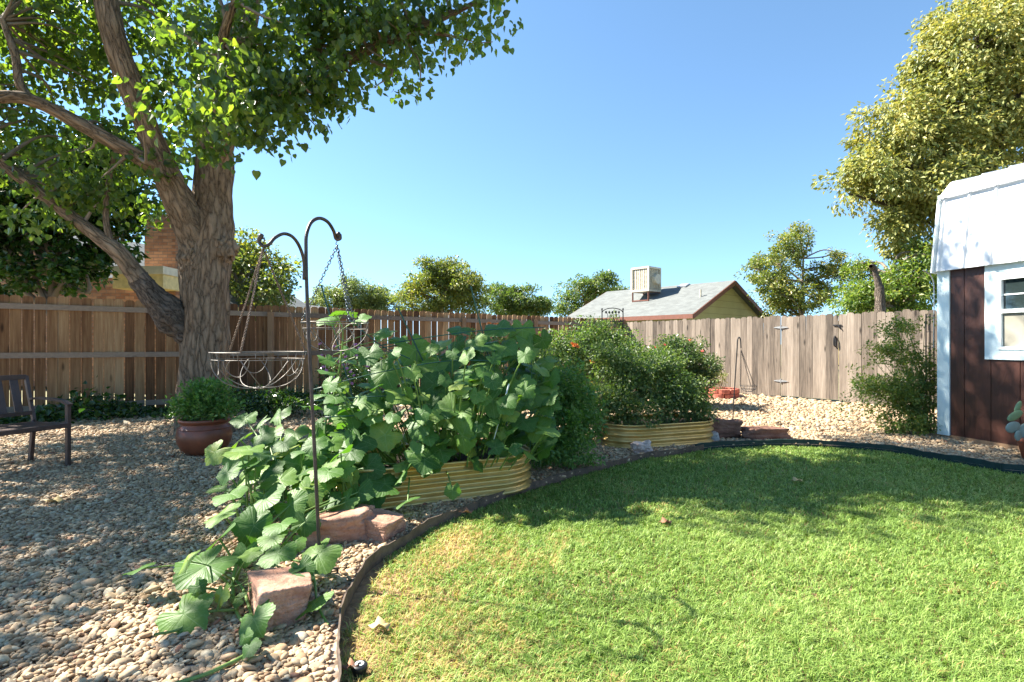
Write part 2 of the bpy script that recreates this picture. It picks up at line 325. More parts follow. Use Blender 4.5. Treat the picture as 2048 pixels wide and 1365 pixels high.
cc = t.mix(veil, base, (.38, .48, .27)); t.col(cc); t.set(Roughness=.5); t.b.inputs['Specular IOR Level'].default_value = .35
t.bump(t.math('SUBTRACT', t.noise(t.coord('UV'), 12, 3), t.math('ADD', v1, t.math('ADD', t.math('MULTIPLY', t.math('ABSOLUTE', t.math('SINE', t.math('MULTIPLY', ang, 17.))), rr), t.math('MULTIPLY', v2, .3)))), .28, .005)
tr = t.n('BsdfTranslucent'); t.l(t.mix(1., cc, (1.7, 2.0, .6), 'MULTIPLY'), tr.inputs[0]); ms = t.n('MixShader', i_0=.3); t.l(t.b.outputs[0], ms.inputs[1]); t.l(tr.outputs[0], ms.inputs[2]); t.l(ms.outputs[0], t.out.inputs[0]); M['squash'] = t.m
for nm, cl in (('orange', (.85, .2, .02)), ('yellow', (.8, .5, .03)), ('pink', (.62, .2, .38)), ('white', (.8, .75, .7)), ('redpink', (.6, .08, .06))):
    M['fl_'+nm] = m_simple('petal_'+nm, cl, .6, var=.2, bump=0)
# siding, house paint
t = NT('brown_siding'); v = t.coord('Object', (1, 1, .12)); n1 = t.noise(v, 30, 6, .6); n2 = t.noise(t.coord(), 1.6, 3); t.col(t.ramp(t.math('ADD', t.math('MULTIPLY', n1, .5), t.math('MULTIPLY', n2, .5)), [(.3, (.030, .012, .009)), (.7, (.078, .029, .020))])); t.set(Roughness=.42)
wv = t.n('TexNoise', i_Scale=3., i_Detail=3., i_Distortion=.8); t.l(t.coord('Object', (1, 1, .35)), wv.inputs[0]); t.bump(t.math('SINE', t.math('MULTIPLY', wv.outputs[0], 70.)), .16, .003); M['siding'] = t.m
t = NT('metal_roof_white'); v = t.coord(); n1 = t.noise(v, 2, 4); t.col(t.ramp(n1, [(.3, (.60, .62, .63)), (.7, (.68, .69, .70))])); t.set(Roughness=.35, Metallic=.1); M['roof_white'] = t.m
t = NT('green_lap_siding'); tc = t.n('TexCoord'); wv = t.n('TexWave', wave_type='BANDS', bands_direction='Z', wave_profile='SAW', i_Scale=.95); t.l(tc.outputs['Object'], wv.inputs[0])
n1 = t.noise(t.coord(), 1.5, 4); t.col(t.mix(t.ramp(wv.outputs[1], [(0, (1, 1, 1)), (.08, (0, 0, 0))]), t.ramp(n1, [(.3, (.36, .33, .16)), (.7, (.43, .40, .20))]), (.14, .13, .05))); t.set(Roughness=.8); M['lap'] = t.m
M['shingle'] = m_shingle('grey_shingles', (.14, .15, .145)); M['shingle_dark'] = m_shingle('dark_shingles', (.13, .13, .13))
M['fascia_red'] = m_simple('red_brown_fascia', (.17, .062, .04), .6)
M['brick'] = m_brick('tan_brick_wall', (.25, .11, .055), (.42, .22, .12), (.17, .13, .10))
M['soffit'] = m_simple('cream_soffit_paint', (.66, .52, .24), .6); M['cooler'] = m_simple('cream_cooler_paint', (.62, .56, .44), .6, var=.15)
M['cooler_pad'] = m_simple('cooler_pad', (.28, .22, .14), .9, var=.3, scale=30, bump=.5)
t = NT('window_glass'); t.col((.02, .03, .03)); t.set(Roughness=.04); t.b.inputs['Specular IOR Level'].default_value = .9; M['glass'] = t.m
t = NT('insect_screen'); v = t.coord('Object', (1, 1, 1)); n1 = t.noise(v, 3, 4); t.col(t.ramp(n1, [(.3, (.20, .19, .15)), (.7, (.30, .28, .23))])); t.set(Roughness=.8); t.bump(t.noise(v, 300, 2), .4, .002); M['screen'] = t.m
t = NT('dry_ground'); v = t.coord(); n1 = t.noise(v, .6, 8, .6); t.col(t.ramp(n1, [(.3, (.13, .12, .06)), (.6, (.22, .20, .10)), (.8, (.30, .25, .16))])); t.set(Roughness=1.); t.bump(t.noise(v, 8, 6), .6, .05); M['ground'] = t.m
M['cactus'] = m_simple('cactus_skin', (.16, .25, .12), .6, var=.25, scale=10); M['cactus_blue'] = m_simple('cactus_skin_grey', (.20, .27, .24), .6, var=.2, scale=10)
t = NT('melon_skin'); v = t.coord('Object', (1, 1, 1)); n1 = t.n('TexWave', wave_type='BANDS', bands_direction='X', i_Scale=6., i_Distortion=6., i_Detail=3.); t.l(v, n1.inputs[0]); t.col(t.ramp(n1.outputs[1], [(.3, (.008, .03, .012)), (.8, (.04, .10, .03))])); t.set(Roughness=.4); M['melon'] = t.m
M['dead_leaf'] = m_simple('dry_leaf', (.50, .36, .15), .7, var=.2, bump=.3); M['dead_brown'] = m_simple('brown_leaf', (.28, .13, .07), .8, var=.3, bump=.3)

# ------------------------------------------------------------ leaves and foliage
SH = {  # outline half: (x, y) vertices left side; folded along the midrib
 'heart': ([(0, 0), (-.30, -.06), (-.49, .18), (-.42, .52), (0, 1.08), (.42, .52), (.49, .18), (.30, -.06)], [(0, 4, 3, 2, 1), (0, 7, 6, 5, 4)], [0, .0, .08, .08, -.08, .08, .08, .0]),
 'oval': ([(0, 0), (-.26, .45), (0, 1), (.26, .45)], [(0, 2, 1), (0, 3, 2)], [0, .08, -.06, .08]),
 'lance': ([(0, 0), (-.13, .4), (0, 1), (.13, .4)], [(0, 2, 1), (0, 3, 2)], [0, .04, -.12, .04])}
def unit(a): return a/(np.linalg.norm(a, axis=-1, keepdims=True)+1e-9)
def add_leaves(mb, pos, tipdir, nrm, size, shape='heart'):
    o, f, z = SH[shape]; o = np.array(o); z = np.array(z)
    d = unit(tipdir); n = nrm-d*np.sum(nrm*d, -1, keepdims=True); n = unit(n); s = np.cross(d, n)
    size = np.broadcast_to(np.asarray(size, float), (len(pos),))[:, None, None]
    V = pos[:, None, :]+size*(s[:, None, :]*o[None, :, 0:1]+d[:, None, :]*o[None, :, 1:2]+n[:, None, :]*z[None, :, None])
    k = len(o); N = len(pos); fa = np.array(f)
    mb.add(V.reshape(-1, 3), (np.arange(N)[:, None, None]*k+fa[None]).reshape(-1, fa.shape[1]))
def scatter(rng, blobs, nclump, perclump, crad, shell=.55):
    """clump centres and leaf points in ellipsoids (cx,cy,cz,rx,ry,rz)"""
    B = np.array(blobs, float); vol = (B[:, 3]*B[:, 4]*B[:, 5])**.75; pick = rng.choice(len(B), nclump, p=vol/vol.sum())
    d = unit(rng.normal(size=(nclump, 3))); r = shell+(1-shell)*rng.random(nclump)**.7
    r = r*(1+.55*np.array([mnoise.noise(Vector((float(q[0])*2.1+float(k)*1.7, float(q[1])*2.1, float(q[2])*2.1+float(k)))) for q, k in zip(d, pick)]))
    cen = B[pick, :3]+d*r[:, None]*B[pick, 3:6]; out = d
    cr = crad*(.6+.8*rng.random(nclump)); idx = np.repeat(np.arange(nclump), perclump)
    off = unit(rng.normal(size=(len(idx), 3)))*(.45+.65*rng.random(len(idx)))[:, None]; off[:, 2] = off[:, 2]*.6+.12
    return cen, out, cen[idx]+off*cr[idx][:, None], off, idx, out[idx]
def foliage(name, mat, parent, rng, blobs, nclump, per, crad, size, shape='oval', shell=.55, droop=.4, upn=.7, extra=None):
    cen, out, pos, off, idx, o2 = scatter(rng, blobs, nclump, per, crad, shell)
    zmin = .02; pos[:, 2] = np.maximum(pos[:, 2], zmin)
    N = len(pos); tip = unit(off)*.6+o2*.5+rng.normal(size=(N, 3))*.6; tip[:, 2] -= droop
    nrm = rng.normal(size=(N, 3))*.5+o2*.25+unit(off)*.7; nrm[:, 2] += upn
    mb = MB(); add_leaves(mb, pos, tip, nrm, size*(.6+.7*rng.random(N)), shape)
    return mb.build(name, mat, parent), cen
def limbs_to(mb, rng, skel, targets, r0, r1, sag=.15, seg=5):
    skel = np.array(skel)
    for tg in targets:
        dd = np.linalg.norm(skel[:, :3]-tg, axis=1)+.5*np.maximum(0, skel[:, 2]-tg[2]); i = int(np.argmin(dd)); a = skel[i, :3]
        m = (a+tg)/2+rng.normal(size=3)*.08*dd[i]; m[2] += sag*dd[i]*.5
        rr = min(r0, skel[i, 3]*.6) if skel.shape[1] > 3 else r0
        tube(mb, smooth_path([a, m, tg], 4), np.linspace(rr, r1, 9), seg, cap=False)
def ell(px, py, Y, rx, ry, rz): p = P(px, py, Y); return (p[0], p[1], p[2], rx, ry, rz)
def tree(name, label, cat, px, Y, blobs, mat, seed, nclump, per, crad, size, trunk_r=.16, shape='oval', group=None, bark='twig', shell=.5, base_z=0, fork=None, bare=0, droop=.4):
    rng = np.random.default_rng(seed); x = (px-1024)/F*Y
    t_ = thing(name, label, cat, (x, Y, base_z), group)
    B = [ell(*b) for b in blobs]
    for b in list(B):
        for _ in range(4):
            d_ = unit(rng.normal(size=3)+np.array([0, 0, .25])); k_ = .35+.25*rng.random(); B.append(tuple(np.array(b[:3])+d_*np.array(b[3:])*.85)+tuple(np.array(b[3:])*k_))
    B = np.array(B); top = B[:, 2].max(); cz = B[:, 2].min()
    _, cen = foliage('crown', mat, t_, rng, B, nclump, per, crad, size, shape, shell, droop)
    mb = MB(); c0 = B[:, :3].mean(0); f = fork or max(.6, (cz+c0[2])/2*.55)
    tr = smooth_path([(x, Y, base_z-.1, trunk_r*1.25), (x+rng.normal()*.1, Y, f*.5, trunk_r), (x+(c0[0]-x)*.3, Y, f, trunk_r*.8), (c0[0], c0[1], c0[2]+.3*(top-c0[2]), trunk_r*.35)], 6)
    tube(mb, tr[:, :3], tr[:, 3], 10, cap=False); sk = [tuple(r) for r in tr[5:]]
    for b in B:
        e = b[:3]+np.array([0, 0, .25*b[5]]); s = tr[np.argmin(np.abs(tr[:, 2]-max(f, b[2]-1.2*b[5])))]
        p_ = smooth_path([s[:3], (s[:3]*.45+e*.55)+rng.normal(size=3)*.15, e], 5); r_ = np.linspace(min(s[3], trunk_r*.6), .02, len(p_)); tube(mb, p_, r_, 7, cap=False)
        sk += [(*p, r) for p, r in zip(p_, r_)]
    sub = cen[rng.choice(len(cen), min(len(cen), 90), replace=False)]; limbs_to(mb, rng, sk, sub, trunk_r*.22, .008)
    if bare:
        for _ in range(bare):
            b = B[rng.integers(len(B))]; d = unit(rng.normal(size=3)+np.array([.4, 0, .8])); tg = b[:3]+d*b[3:6]*1.05; limbs_to(mb, rng, sk, [tg], .016, .005, .02)
    mb.build('trunk', M[bark], t_, smooth=True); return t_
def plant(name, label, cat, loc, blobs, mat, seed, nclump, per, crad, size, shape='oval', stems=14, stem_mat='stem', flowers=(), group=None, shell=.3, sr=.006, droop=.3, upn=.7, fsize=.03, base_r=.08):
    rng = np.random.default_rng(seed); t_ = thing(name, label, cat, loc, group); loc = np.array(loc, float)
    _, cen = foliage('foliage', M[mat], t_, rng, blobs, nclump, per, crad, size, shape, shell, droop, upn)
    mb = MB(); st = cen[rng.choice(len(cen), min(stems, len(cen)), replace=False)]
    for c in st:
        b = loc+np.append(rng.normal(size=2)*base_r, 0); m_ = b*.5+c*.5; m_[:2] = b[:2]*.65+c[:2]*.35; tube(mb, smooth_path([b, m_, c], 5), np.linspace(sr, sr*.4, 11), 5, cap=False)
    mb.build('stems', M[stem_mat], t_, smooth=True)
    for (fx, fy, fY, fm) in flowers:
        fl = MB(); c = P(fx, fy, fY); ax = unit(np.array([rng.normal()*.4, -.7, .8])); s1 = unit(np.cross(ax, [0, 0, 1.])); s2 = np.cross(ax, s1)
        for ring, (rr, up, k) in enumerate(((1, .0, 9), (.6, .25, 7))):
            for j in range(k):
                a = 2*math.pi*(j+.5*ring)/k; d = s1*math.cos(a)+s2*math.sin(a)
                add_leaves(fl, np.array([c+ax*fsize*.1*ring]), np.array([d+ax*up]), np.array([ax]), fsize*rr, 'oval')
        tip = c-ax*.01; near = cen[np.argmin(np.linalg.norm(cen-c, axis=1))]; o = fl.build('flower', M['fl_'+fm], t_)
        sm = MB(); tube(sm, smooth_path([near, (near+tip)/2+np.array([0, 0, .01]), tip], 4), .003, 4, cap=False); sm.build('flower_stalk', M['stem'], t_)
    return t_
def ell_w(x, y, z, rx, ry, rz): return (x, y, z, rx, ry, rz)
#SETTING
# ------------------------------------------------------------ ground, lawn, gravel
EDGE_PX = [(680, 1365), (675, 1290), (690, 1210), (730, 1135), (800, 1085), (870, 1045), (950, 1013), (1050, 977), (1150, 948), (1270, 917), (1350, 904), (1440, 893), (1560, 888), (1700, 893), (1800, 903), (1900, 920), (2000, 936), (2048, 943)]
edge = [(-.1, .3), (-.35, .9), (-.55, 1.5)]+[tuple(G(*p)[:2]) for p in EDGE_PX]+[(6.2, 4.65), (7.6, 4.0), (9.5, 3.2)]
E = smooth_path([(x, y, 0) for x, y in edge], 6)
LFA, LFB = np.array([-12.6, 5.74]), np.array([3.38, 16.02])       # cedar fence line
RFA, RFB = LFB+np.array([.02, -.03]), np.array([9.9, 7.35])           # weathered fence line
far = 400
sheet('ground', [(-far, -far), (far, -far), (far, far), (-far, far)], -.075, M['ground']); tag(bpy.data.objects['ground'], kind='structure')
tag(sheet('lawn_soil', [tuple(e[:2]) for e in E]+[(9.5, -4), (-.1, -4)], -.045, M['lawn_soil']), kind='structure')
gpoly = [tuple(e[:2]) for e in E]+[(9.9, 7.3), tuple(RFA), tuple(LFA), (-12.6, -4), (-.1, -4)]
tag(sheet('gravel_bed', gpoly, 0., M['gravel']), kind='structure')
lawn_poly = [tuple(e[:2]) for e in E]+[(9.5, -4), (-.1, -4)]

def vnoise(x, y, f, s=0):
    return np.array([mnoise.noise(Vector((a*f+s, b*f-s, s*.7))) for a, b in zip(x, y)])
rng = np.random.default_rng(5)
# grass blades
def grass():
    mb = MB(); zones = [(.5, 1.75, 7000, .006, .036), (1.75, 2.7, 26000, .0034, .036), (2.7, 4.0, 16000, .0044, .036), (4.0, 5.4, 9500, .0058, .036), (5.4, 6.95, 6500, .0075, .036)]
    for y0, y1, dens, wd, ht in zones:
        xmax = min(y1*.97+1.4, 7.2); n = int(dens*(xmax+.75)*(y1-y0)); x = rng.uniform(-.75, xmax, n); y = rng.uniform(y0, y1, n)
        k = inpoly(x, y, lawn_poly) & ((np.abs(x) < y*.97+.1) | (rng.random(n) < .35)); x = x[k]; y = y[k]
        # distance to the edging: keep 2 cm clear; bare, dry soil near the left edge
        de = np.full(len(x), 9.)
        for e in E[::2]: de = np.minimum(de, np.hypot(x-e[0], y-e[1]))
        gx = np.linspace(-1, 6.5, 300); gy = np.linspace(1.5, 7.2, 230); XX, YY = np.meshgrid(gx, gy)
        nn = vnoise(XX.ravel(), YY.ravel(), 1.6, 3).reshape(XX.shape)*.45+vnoise(XX.ravel(), YY.ravel(), 6.0, 8).reshape(XX.shape)*.45+vnoise(XX.ravel(), YY.ravel(), 15., 5).reshape(XX.shape)*.55
        nz = nn[np.clip(((y-1.5)/5.7*229).astype(int), 0, 229), np.clip(((x+1)/7.5*299).astype(int), 0, 299)]
        left = np.clip(1-(x+.72)/1.5-(y-2.0)*.10, 0, 1)*np.clip((4.6-y)/1.2, 0, 1)
        spots = np.exp(-((x-.02)**2/.05+(y-3.15)**2/.04))*.3+np.exp(-((x+.35)**2/.03+(y-3.45)**2/.05))*.9
        dry = np.clip(left*.72+spots*.8+nz*.75-.2, 0, 1); bare = np.clip((left-.55)*1.2+nz*.9+spots*.35-.12, 0, .93)
        bare = np.maximum(bare, np.clip(.9-de/.05, 0, .9)*(x < 1.5))
        k = (rng.random(len(x)) > bare) & (de > .02); x, y, dry, nz = x[k], y[k], dry[k], nz[k]; N = len(x)
        yaw = (np.sin(x*31+np.cos(y*23)*3)+np.cos(y*37+np.sin(x*17)*3))*3.1+rng.normal(size=N)*.8; lean = .35+1.0*rng.random(N); h = ht*(.55+.75*rng.random(N))*(1+.5*nz)*(1-.35*dry); wdt = wd*(.7+.6*rng.random(N))
        d = np.stack([np.cos(yaw), np.sin(yaw), 0*yaw], 1); s = np.stack([-np.sin(yaw+rng.normal(size=N)*.5), np.cos(yaw), 0*yaw], 1)
        b = np.stack([x, y, np.full(N, -.047)], 1); m_ = b+d*(h*lean*.35)[:, None]; m_[:, 2] += h*.62; tp = b+d*(h*lean*1.15)[:, None]; tp[:, 2] += h*(1.15-.35*lean)
        V = np.stack([b-s*wdt[:, None]/2, b+s*wdt[:, None]/2, m_+s*wdt[:, None]*.42, m_-s*wdt[:, None]*.42, tp], 1)
        i0 = np.arange(N)[:, None]*5
        mb.add(V.reshape(-1, 3), [i0+np.array([[0, 1, 2, 3]]), i0+np.array([[3, 2, 4]])], a=np.repeat(dry*.9, 5))
    o = mb.build('grass', M['grass']); tag(o, 'short green lawn grass with dry tan patches beside the brown edging', 'grass', kind='stuff')
grass()
# pebbles
def pebbles():
    mb = MB(); zones = [(.6, 1.75, .036, 1, .019), (1.75, 3.1, .0205, 2, .0136), (3.1, 5.2, .023, 1, .0145), (5.2, 7.6, .030, 1, .018), (7.6, 10.5, .052, 1, .027), (10.5, 14.5, .085, 1, .036)]
    for y0, y1, sp, sub, rr in zones:
        x0, x1 = max(-12, -y1*.97-1.5), min(9.5, y1*.97+1.5); gx, gy = np.meshgrid(np.arange(x0, x1, sp), np.arange(y0, y1, sp*.92)); x = gx.ravel(); y = gy.ravel()
        for lay in range(2):
            xx = x+rng.normal(size=len(x))*sp*.4+lay*sp*.5; yy = y+rng.normal(size=len(x))*sp*.4+lay*sp*.5
            k = inpoly(xx, yy, gpoly) & ((np.abs(xx) < yy*.97+.15) | (rng.random(len(xx)) < .35))
            if lay: k &= rng.random(len(xx)) < .45
            xx, yy = xx[k], yy[k]
            de = np.full(len(xx), 9.)
            for e in E: de = np.minimum(de, np.hypot(xx-e[0], yy-e[1]))
            k = de > np.where(xx > 2.2, .062, .034); xx, yy = xx[k], yy[k]; N = len(xx)
            V0, F0 = ico(sub); a = rr*np.exp(rng.normal(size=N)*.36); b = a*(.6+.3*rng.random(N)); c_ = a*(.32+.2*rng.random(N)); yaw = rng.random(N)*math.pi
            ca, sa = np.cos(yaw), np.sin(yaw); tl = rng.normal(size=(N, 2))*.28
            lx = V0[None, :, 0]*a[:, None]; ly = V0[None, :, 1]*b[:, None]*(1+.18*V0[None, :, 0]*np.sign(tl[:, :1])); lz = V0[None, :, 2]*c_[:, None]
            X = lx*ca[:, None]-ly*sa[:, None]; Y_ = lx*sa[:, None]+ly*ca[:, None]; Z = lz+X*tl[:, :1]+Y_*tl[:, 1:]
            zz = .003+lay*.009+rng.random(N)*.005
            V = np.stack([X+xx[:, None], Y_+yy[:, None], Z+zz[:, None]], 2)
            mb.add(V.reshape(-1, 3), (np.arange(N)[:, None, None]*len(V0)+F0[None]).reshape(-1, 3))
    o = mb.build('gravel', M['pebble'], smooth=True); tag(o, 'loose tan river pebbles covering the garden ground', 'gravel', kind='stuff')
pebbles()
# edging strips
def edging(name, pts, mat, label, h0, h1, th):
    mb = MB(); n = len(pts); T = np.gradient(pts, axis=0); T = unit(T); Nn = np.stack([-T[:, 1], T[:, 0], 0*T[:, 0]], 1); V = []
    for i, p in enumerate(pts):
        wob = .006*math.sin(i*.7)+.004*math.sin(i*2.3)
        for s, z in ((-1, h0), (1, h0), (1, h1+wob), (-1, h1+wob)): q = p+Nn[i]*th/2*s+Nn[i]*wob*.6; V.append((q[0], q[1], z))
    f = [(i*4+k, i*4+(k+1) % 4, i*4+4+(k+1) % 4, i*4+4+k) for i in range(n-1) for k in range(4)]
    mb.add(V, [np.array(f), np.array([[3, 2, 1, 0], [(n-1)*4+k for k in range(4)]])]); return tag(mb.build(name, mat), label, 'edging')
ci = int(np.argmin(np.abs(E[:, 0]-2.35)+np.abs(E[:, 1]-6.45)))
edging('lawn_edging', E[:ci], M['edge_brown'], 'rusty brown strip edging curving between the pebbles and the dry side of the lawn', -.06, .035, .008)
edging('lawn_edging', E[ci-2:]+np.array([0, .022, 0]), M['edge_green'], 'dark green strip edging along the far side of the lawn toward the shed', -.06, .05, .02)

# ------------------------------------------------------------ fences
def boards(mb, A, B, z_top, wd, gap, th, side, z0=.03, rng_=None, over=0, jit=.008, skip=()):
    A = np.array(A, float); B = np.array(B, float); L = np.linalg.norm(B-A); d = (B-A)/L; n = np.array([-d[1], d[0]])*side; x = 0; r_ = rng_
    while x < L-.02:
        ww = wd*(1+r_.normal()*.02); p = A+d*x; zt = z_top(x/L)+r_.normal()*jit; c = .02; t1 = th; off = n*(r_.random()*over); tilt = r_.normal()*.003
        if x+ww > L: ww = L-x
        ol = [(0, z0), (ww, z0), (ww+tilt, zt-c*1.7), (ww-c+tilt, zt-.006), (ww*.5+tilt, zt), (c+tilt, zt-.006), (tilt, zt-c*1.7)]
        V = [(p[0]+d[0]*u+off[0]+n[0]*s, p[1]+d[1]*u+off[1]+n[1]*s, z) for s in (0, t1) for u, z in ol]; k = len(ol)
        fs = [np.array([list(range(k))[::-1]]), np.array([[k+i for i in range(k)]]), np.array([(i, (i+1) % k, k+(i+1) % k, k+i) for i in range(k)])]
        mb.add(V, fs); x += ww+gap*(.5+r_.random())
r_ = np.random.default_rng(11)
lf = thing('wooden_fence', 'brown cedar picket fence with three horizontal rails behind the big tree', 'fence', (*LFA, 0))
mb = MB(); boards(mb, LFA, LFB, lambda t: 2.05-.11*t, .138, .012, .018, 1, .05, r_); mb.build('boards', M['fence_cedar'], lf)
dL = (LFB-LFA)/np.linalg.norm(LFB-LFA); nL = np.array([dL[1], -dL[0]])
for i, (za, zb) in enumerate(((1.87, 1.76), (1.055, 1.02), (.17, .2))):
    mb = MB(); ln = np.linalg.norm(LFB-LFA); x = 0
    while x < ln:
        e = min(x+2.4, ln); a = LFA+dL*x+nL*.025; b = LFA+dL*(e-.004)+nL*.025; z1 = za+(zb-za)*x/ln; z2 = za+(zb-za)*e/ln
        beam(mb, (*a, z1), (*b, z2), .042, .09); x = e
    mb.build('rail', M['rail_cedar'], lf)
for px in (-40, 925, 1068, 1200, 730, 540):
    q = col_on(px, LFA, LFB)+nL*.095; mb = MB(); box(mb, q[0]-.045, q[0]+.045, q[1]-.045, q[1]+.045, 0, 1.86); mb.build('post', M['post'], lf)
dR = (RFB-RFA)/np.linalg.norm(RFB-RFA); nR = np.array([dR[1], -dR[0]])     # toward camera-left
GA, GB = col_on(1563, RFA, RFB), col_on(1677, RFA, RFB)
rf = thing('wooden_fence', 'sun-bleached grey board fence standing either side of the gate', 'fence', (*RFA, 0))
zt = lambda p: 1.87 if p is None else 1.87
for A, B in ((RFA, GA-dR*.012), (GB+dR*.018, RFB)):
    mb = MB(); boards(mb, A, B, lambda t: 1.865, .137, .0015, .018, -1, .03, r_, over=.012, jit=.012); mb.build('boards', M['fence_grey'], rf)
gt = thing('gate', 'weathered board gate with strap hinges and a dark latch in the grey fence', 'gate', (*GA, 0))
mb = MB(); boards(mb, GA, GB, lambda t: 1.86, .137, .0015, .018, -1, .05, r_, over=.008, jit=.008); mb.build('boards', M['fence_grey'], gt)
nn3 = np.array([nR[0], nR[1], 0]) if nR[1] < 0 else -np.array([nR[0], nR[1], 0]); d3 = np.array([dR[0], dR[1], 0])
for z in (1.60, .38):
    mb = MB(); c = np.array([*GA, z])+nn3*.036
    for s in (-1, 1):                                            # pointed strap leaf either side of the barrel
        V = [c+d3*s*u+np.array([0, 0, v]) + nn3*w_ for w_ in (0, .004) for u, v in ((.01, .026), (.07, .02), (.16, .005), (.16, -.005), (.07, -.02), (.01, -.026))]
        k = 6; mb.add(V, [np.array([list(range(k))[::-1]]), np.array([[k+i for i in range(k)]]), np.array([(i, (i+1) % k, k+(i+1) % k, k+i) for i in range(k)])])
    tube(mb, [c+np.array([0, 0, -.05]), c+np.array([0, 0, .05])], .011, 8); mb.build('hinge', M['old_steel'], gt)
mb = MB(); c = np.array([*GB, 1.62])+nn3*.04-d3*.03; beam(mb, c-d3*.06, c+d3*.10, .015, .025); tube(mb, smooth_path([c+d3*.04, c+d3*.07+nn3*.02-np.array([0, 0, .05]), c+d3*.10-np.array([0, 0, .09])], 4), .012, 6); mb.build('latch', M['black_metal'], gt)
mb = MB(); c = np.array([*GB, 1.28])+nn3*.04-d3*.05
tube(mb, smooth_path([c+np.array([0, 0, .11]), c+nn3*.04+np.array([0, 0, .07]), c+nn3*.045-np.array([0, 0, .07]), c-np.array([0, 0, .11])], 5), .013, 7); beam(mb, c+np.array([0, 0, -.1]), c+np.array([0, 0, .1]), .035, .008, up=nn3); mb.build('handle', M['black_metal'], gt)

# ------------------------------------------------------------ houses beyond the fences
def uvquad(mb, pts, uvs): mb.add(pts, np.array([list(range(len(pts)))]), uv=uvs)
def gable_house(name, label, A, rd, gd, L, hw, ze, zr, M_wall, M_roof, M_trim, ov=.35, ovg=.3):
    """A near eave corner of the wall; rd ridge dir (away), gd gable dir (across); L length; hw half width"""
    A = np.array([*A, 0.]); rd = np.array([*rd, 0.]); gd = np.array([*gd, 0.]); up = np.array([0, 0, 1.])
    h = thing(name, label, 'house', A); mb = MB(); sl = (zr-ze)/hw
    c = [A, A+gd*2*hw, A+gd*2*hw+rd*L, A+rd*L]
    for i in range(4):
        a, b = c[i], c[(i+1) % 4]; l = np.linalg.norm(b-a)
        uvquad(mb, [a, b, b+up*ze, a+up*ze], [(0, 0), (l, 0), (l, ze), (0, ze)])
    zi = zr-.0
    for s in (0, L): uvquad(mb, [A+rd*s+up*ze, A+gd*2*hw+rd*s+up*ze, A+gd*hw+rd*s+up*zi], [(0, ze), (2*hw, ze), (hw, zi)])
    mb.build('wall', M_wall, h)
    mb = MB(); R0 = A+gd*hw-rd*ovg+up*(zr+.05); Ls = L+2*ovg; w_ = hw+ov; th = up*.1
    for s in (-1, 1):
        e = R0+gd*s*w_-up*sl*w_; ln = math.hypot(w_, sl*w_)
        uvquad(mb, [R0+th, e+th, e+th+rd*Ls, R0+th+rd*Ls], [(0, ln), (0, 0), (Ls, 0), (Ls, ln)])
        uvquad(mb, [R0, R0+rd*Ls, e+rd*Ls, e], [(0, 0)]*4)
    mb.build('roof', M_roof, h)
    mb = MB()
    for q in (0, Ls):
        for s in (-1, 1):
            e = R0+gd*s*w_-up*sl*w_; o_ = -rd*.02 if q == 0 else rd*.02; beam(mb, R0+rd*q+o_-up*.02, e+rd*q+o_-up*.02, .04, .2, up=(rd[0]*0, 0, 1))
    for s in (-1, 1):
        e = R0+gd*s*(w_+.02)-up*sl*w_; beam(mb, e-rd*.02, e+rd*(Ls+.02), .04, .2)
    mb.build('fascia', M_trim, h); return h
rdir = np.array([-.66, .751]); gdir = np.array([.751, .66])
H = gable_house('house', 'yellow-green house with a grey shingle roof and red-brown trim beyond the fence', (8.1, 24.6), rdir, gdir, 7.3, 3.6, 2.55, 4.20, M['lap'], M['shingle'], M['fascia_red'], .35, .35)
def roofpt(px, py, dz=0):   # point on the near roof slope seen at px,py
    A = np.array([8.1, 24.6, 2.6]); g = np.array([*gdir, 0]); r = np.array([*rdir, 0]); n = np.cross(r, g*3.6+np.array([0, 0, 1.65])); o = np.array([0, 0, EYE]); d = np.array([(px-1024)/F, 1, (HY-py)/F])
    t_ = np.dot(A+np.array([0, 0, .1])-o, n)/np.dot(d, n); return o+d*t_
# vents on the roof (parts of the house)
mb = MB(); p = roofpt(1401, 594); tube(mb, [p-np.array([0, 0, .1]), p+np.array([0, 0, .35])], .05, 10); mb.build('vent_pipe', M['cooler'], H)
mb = MB(); p = roofpt(1367, 573); beam(mb, p-np.array([*rdir, 0])*.25, p+np.array([*rdir, 0])*.25, .5, .16, up=(-.3, -.25, .9)); mb.build('roof_vent', M['galv'], H)
# evaporative cooler
cp = roofpt(1292, 596); cb = cp[2]+.32
ck = thing('evaporative_cooler', 'cream louvred box cooler on a steel stand on the grey roof', 'cooler', cp)
r3 = np.array([*rdir, 0]); g3 = np.array([*gdir, 0]); up3 = np.array([0, 0, 1.])
mb = MB(); hs = .55; cc_ = np.array([cp[0], cp[1], cb+.62])
for s1 in (-1, 1):
    for s2 in (-1, 1): mb.add(boxv(cc_+r3*hs*s1*.95+g3*hs*s2*.95, r3*.045, g3*.045, up3*.60), BOXF)
for z in (-.6, .6): mb.add(boxv(cc_+up3*z, r3*(hs+.01), g3*(hs+.01), up3*.05), BOXF)
mb.build('cabinet', M['cooler'], ck)
mb = MB(); mb.add(boxv(cc_, r3*.47, g3*.47, up3*.54), BOXF); mb.build('pad', M['cooler_pad'], ck)
for s, dn, da in ((-1, g3, r3), (-1, r3, g3)):
    mb = MB()
    for k in range(8):
        o_ = (k-3.5)*.125; mb.add(boxv(cc_+dn*s*.50+da*o_, da*(.016 if k % 2 else .03), dn*.012, up3*.54), BOXF)
    for z in np.linspace(-.5, .5, 16): mb.add(boxv(cc_+dn*s*.485+up3*z, da*.46, dn*.012, up3*.012), BOXF)
    mb.build('louvre', M['cooler'], ck)
mb = MB()
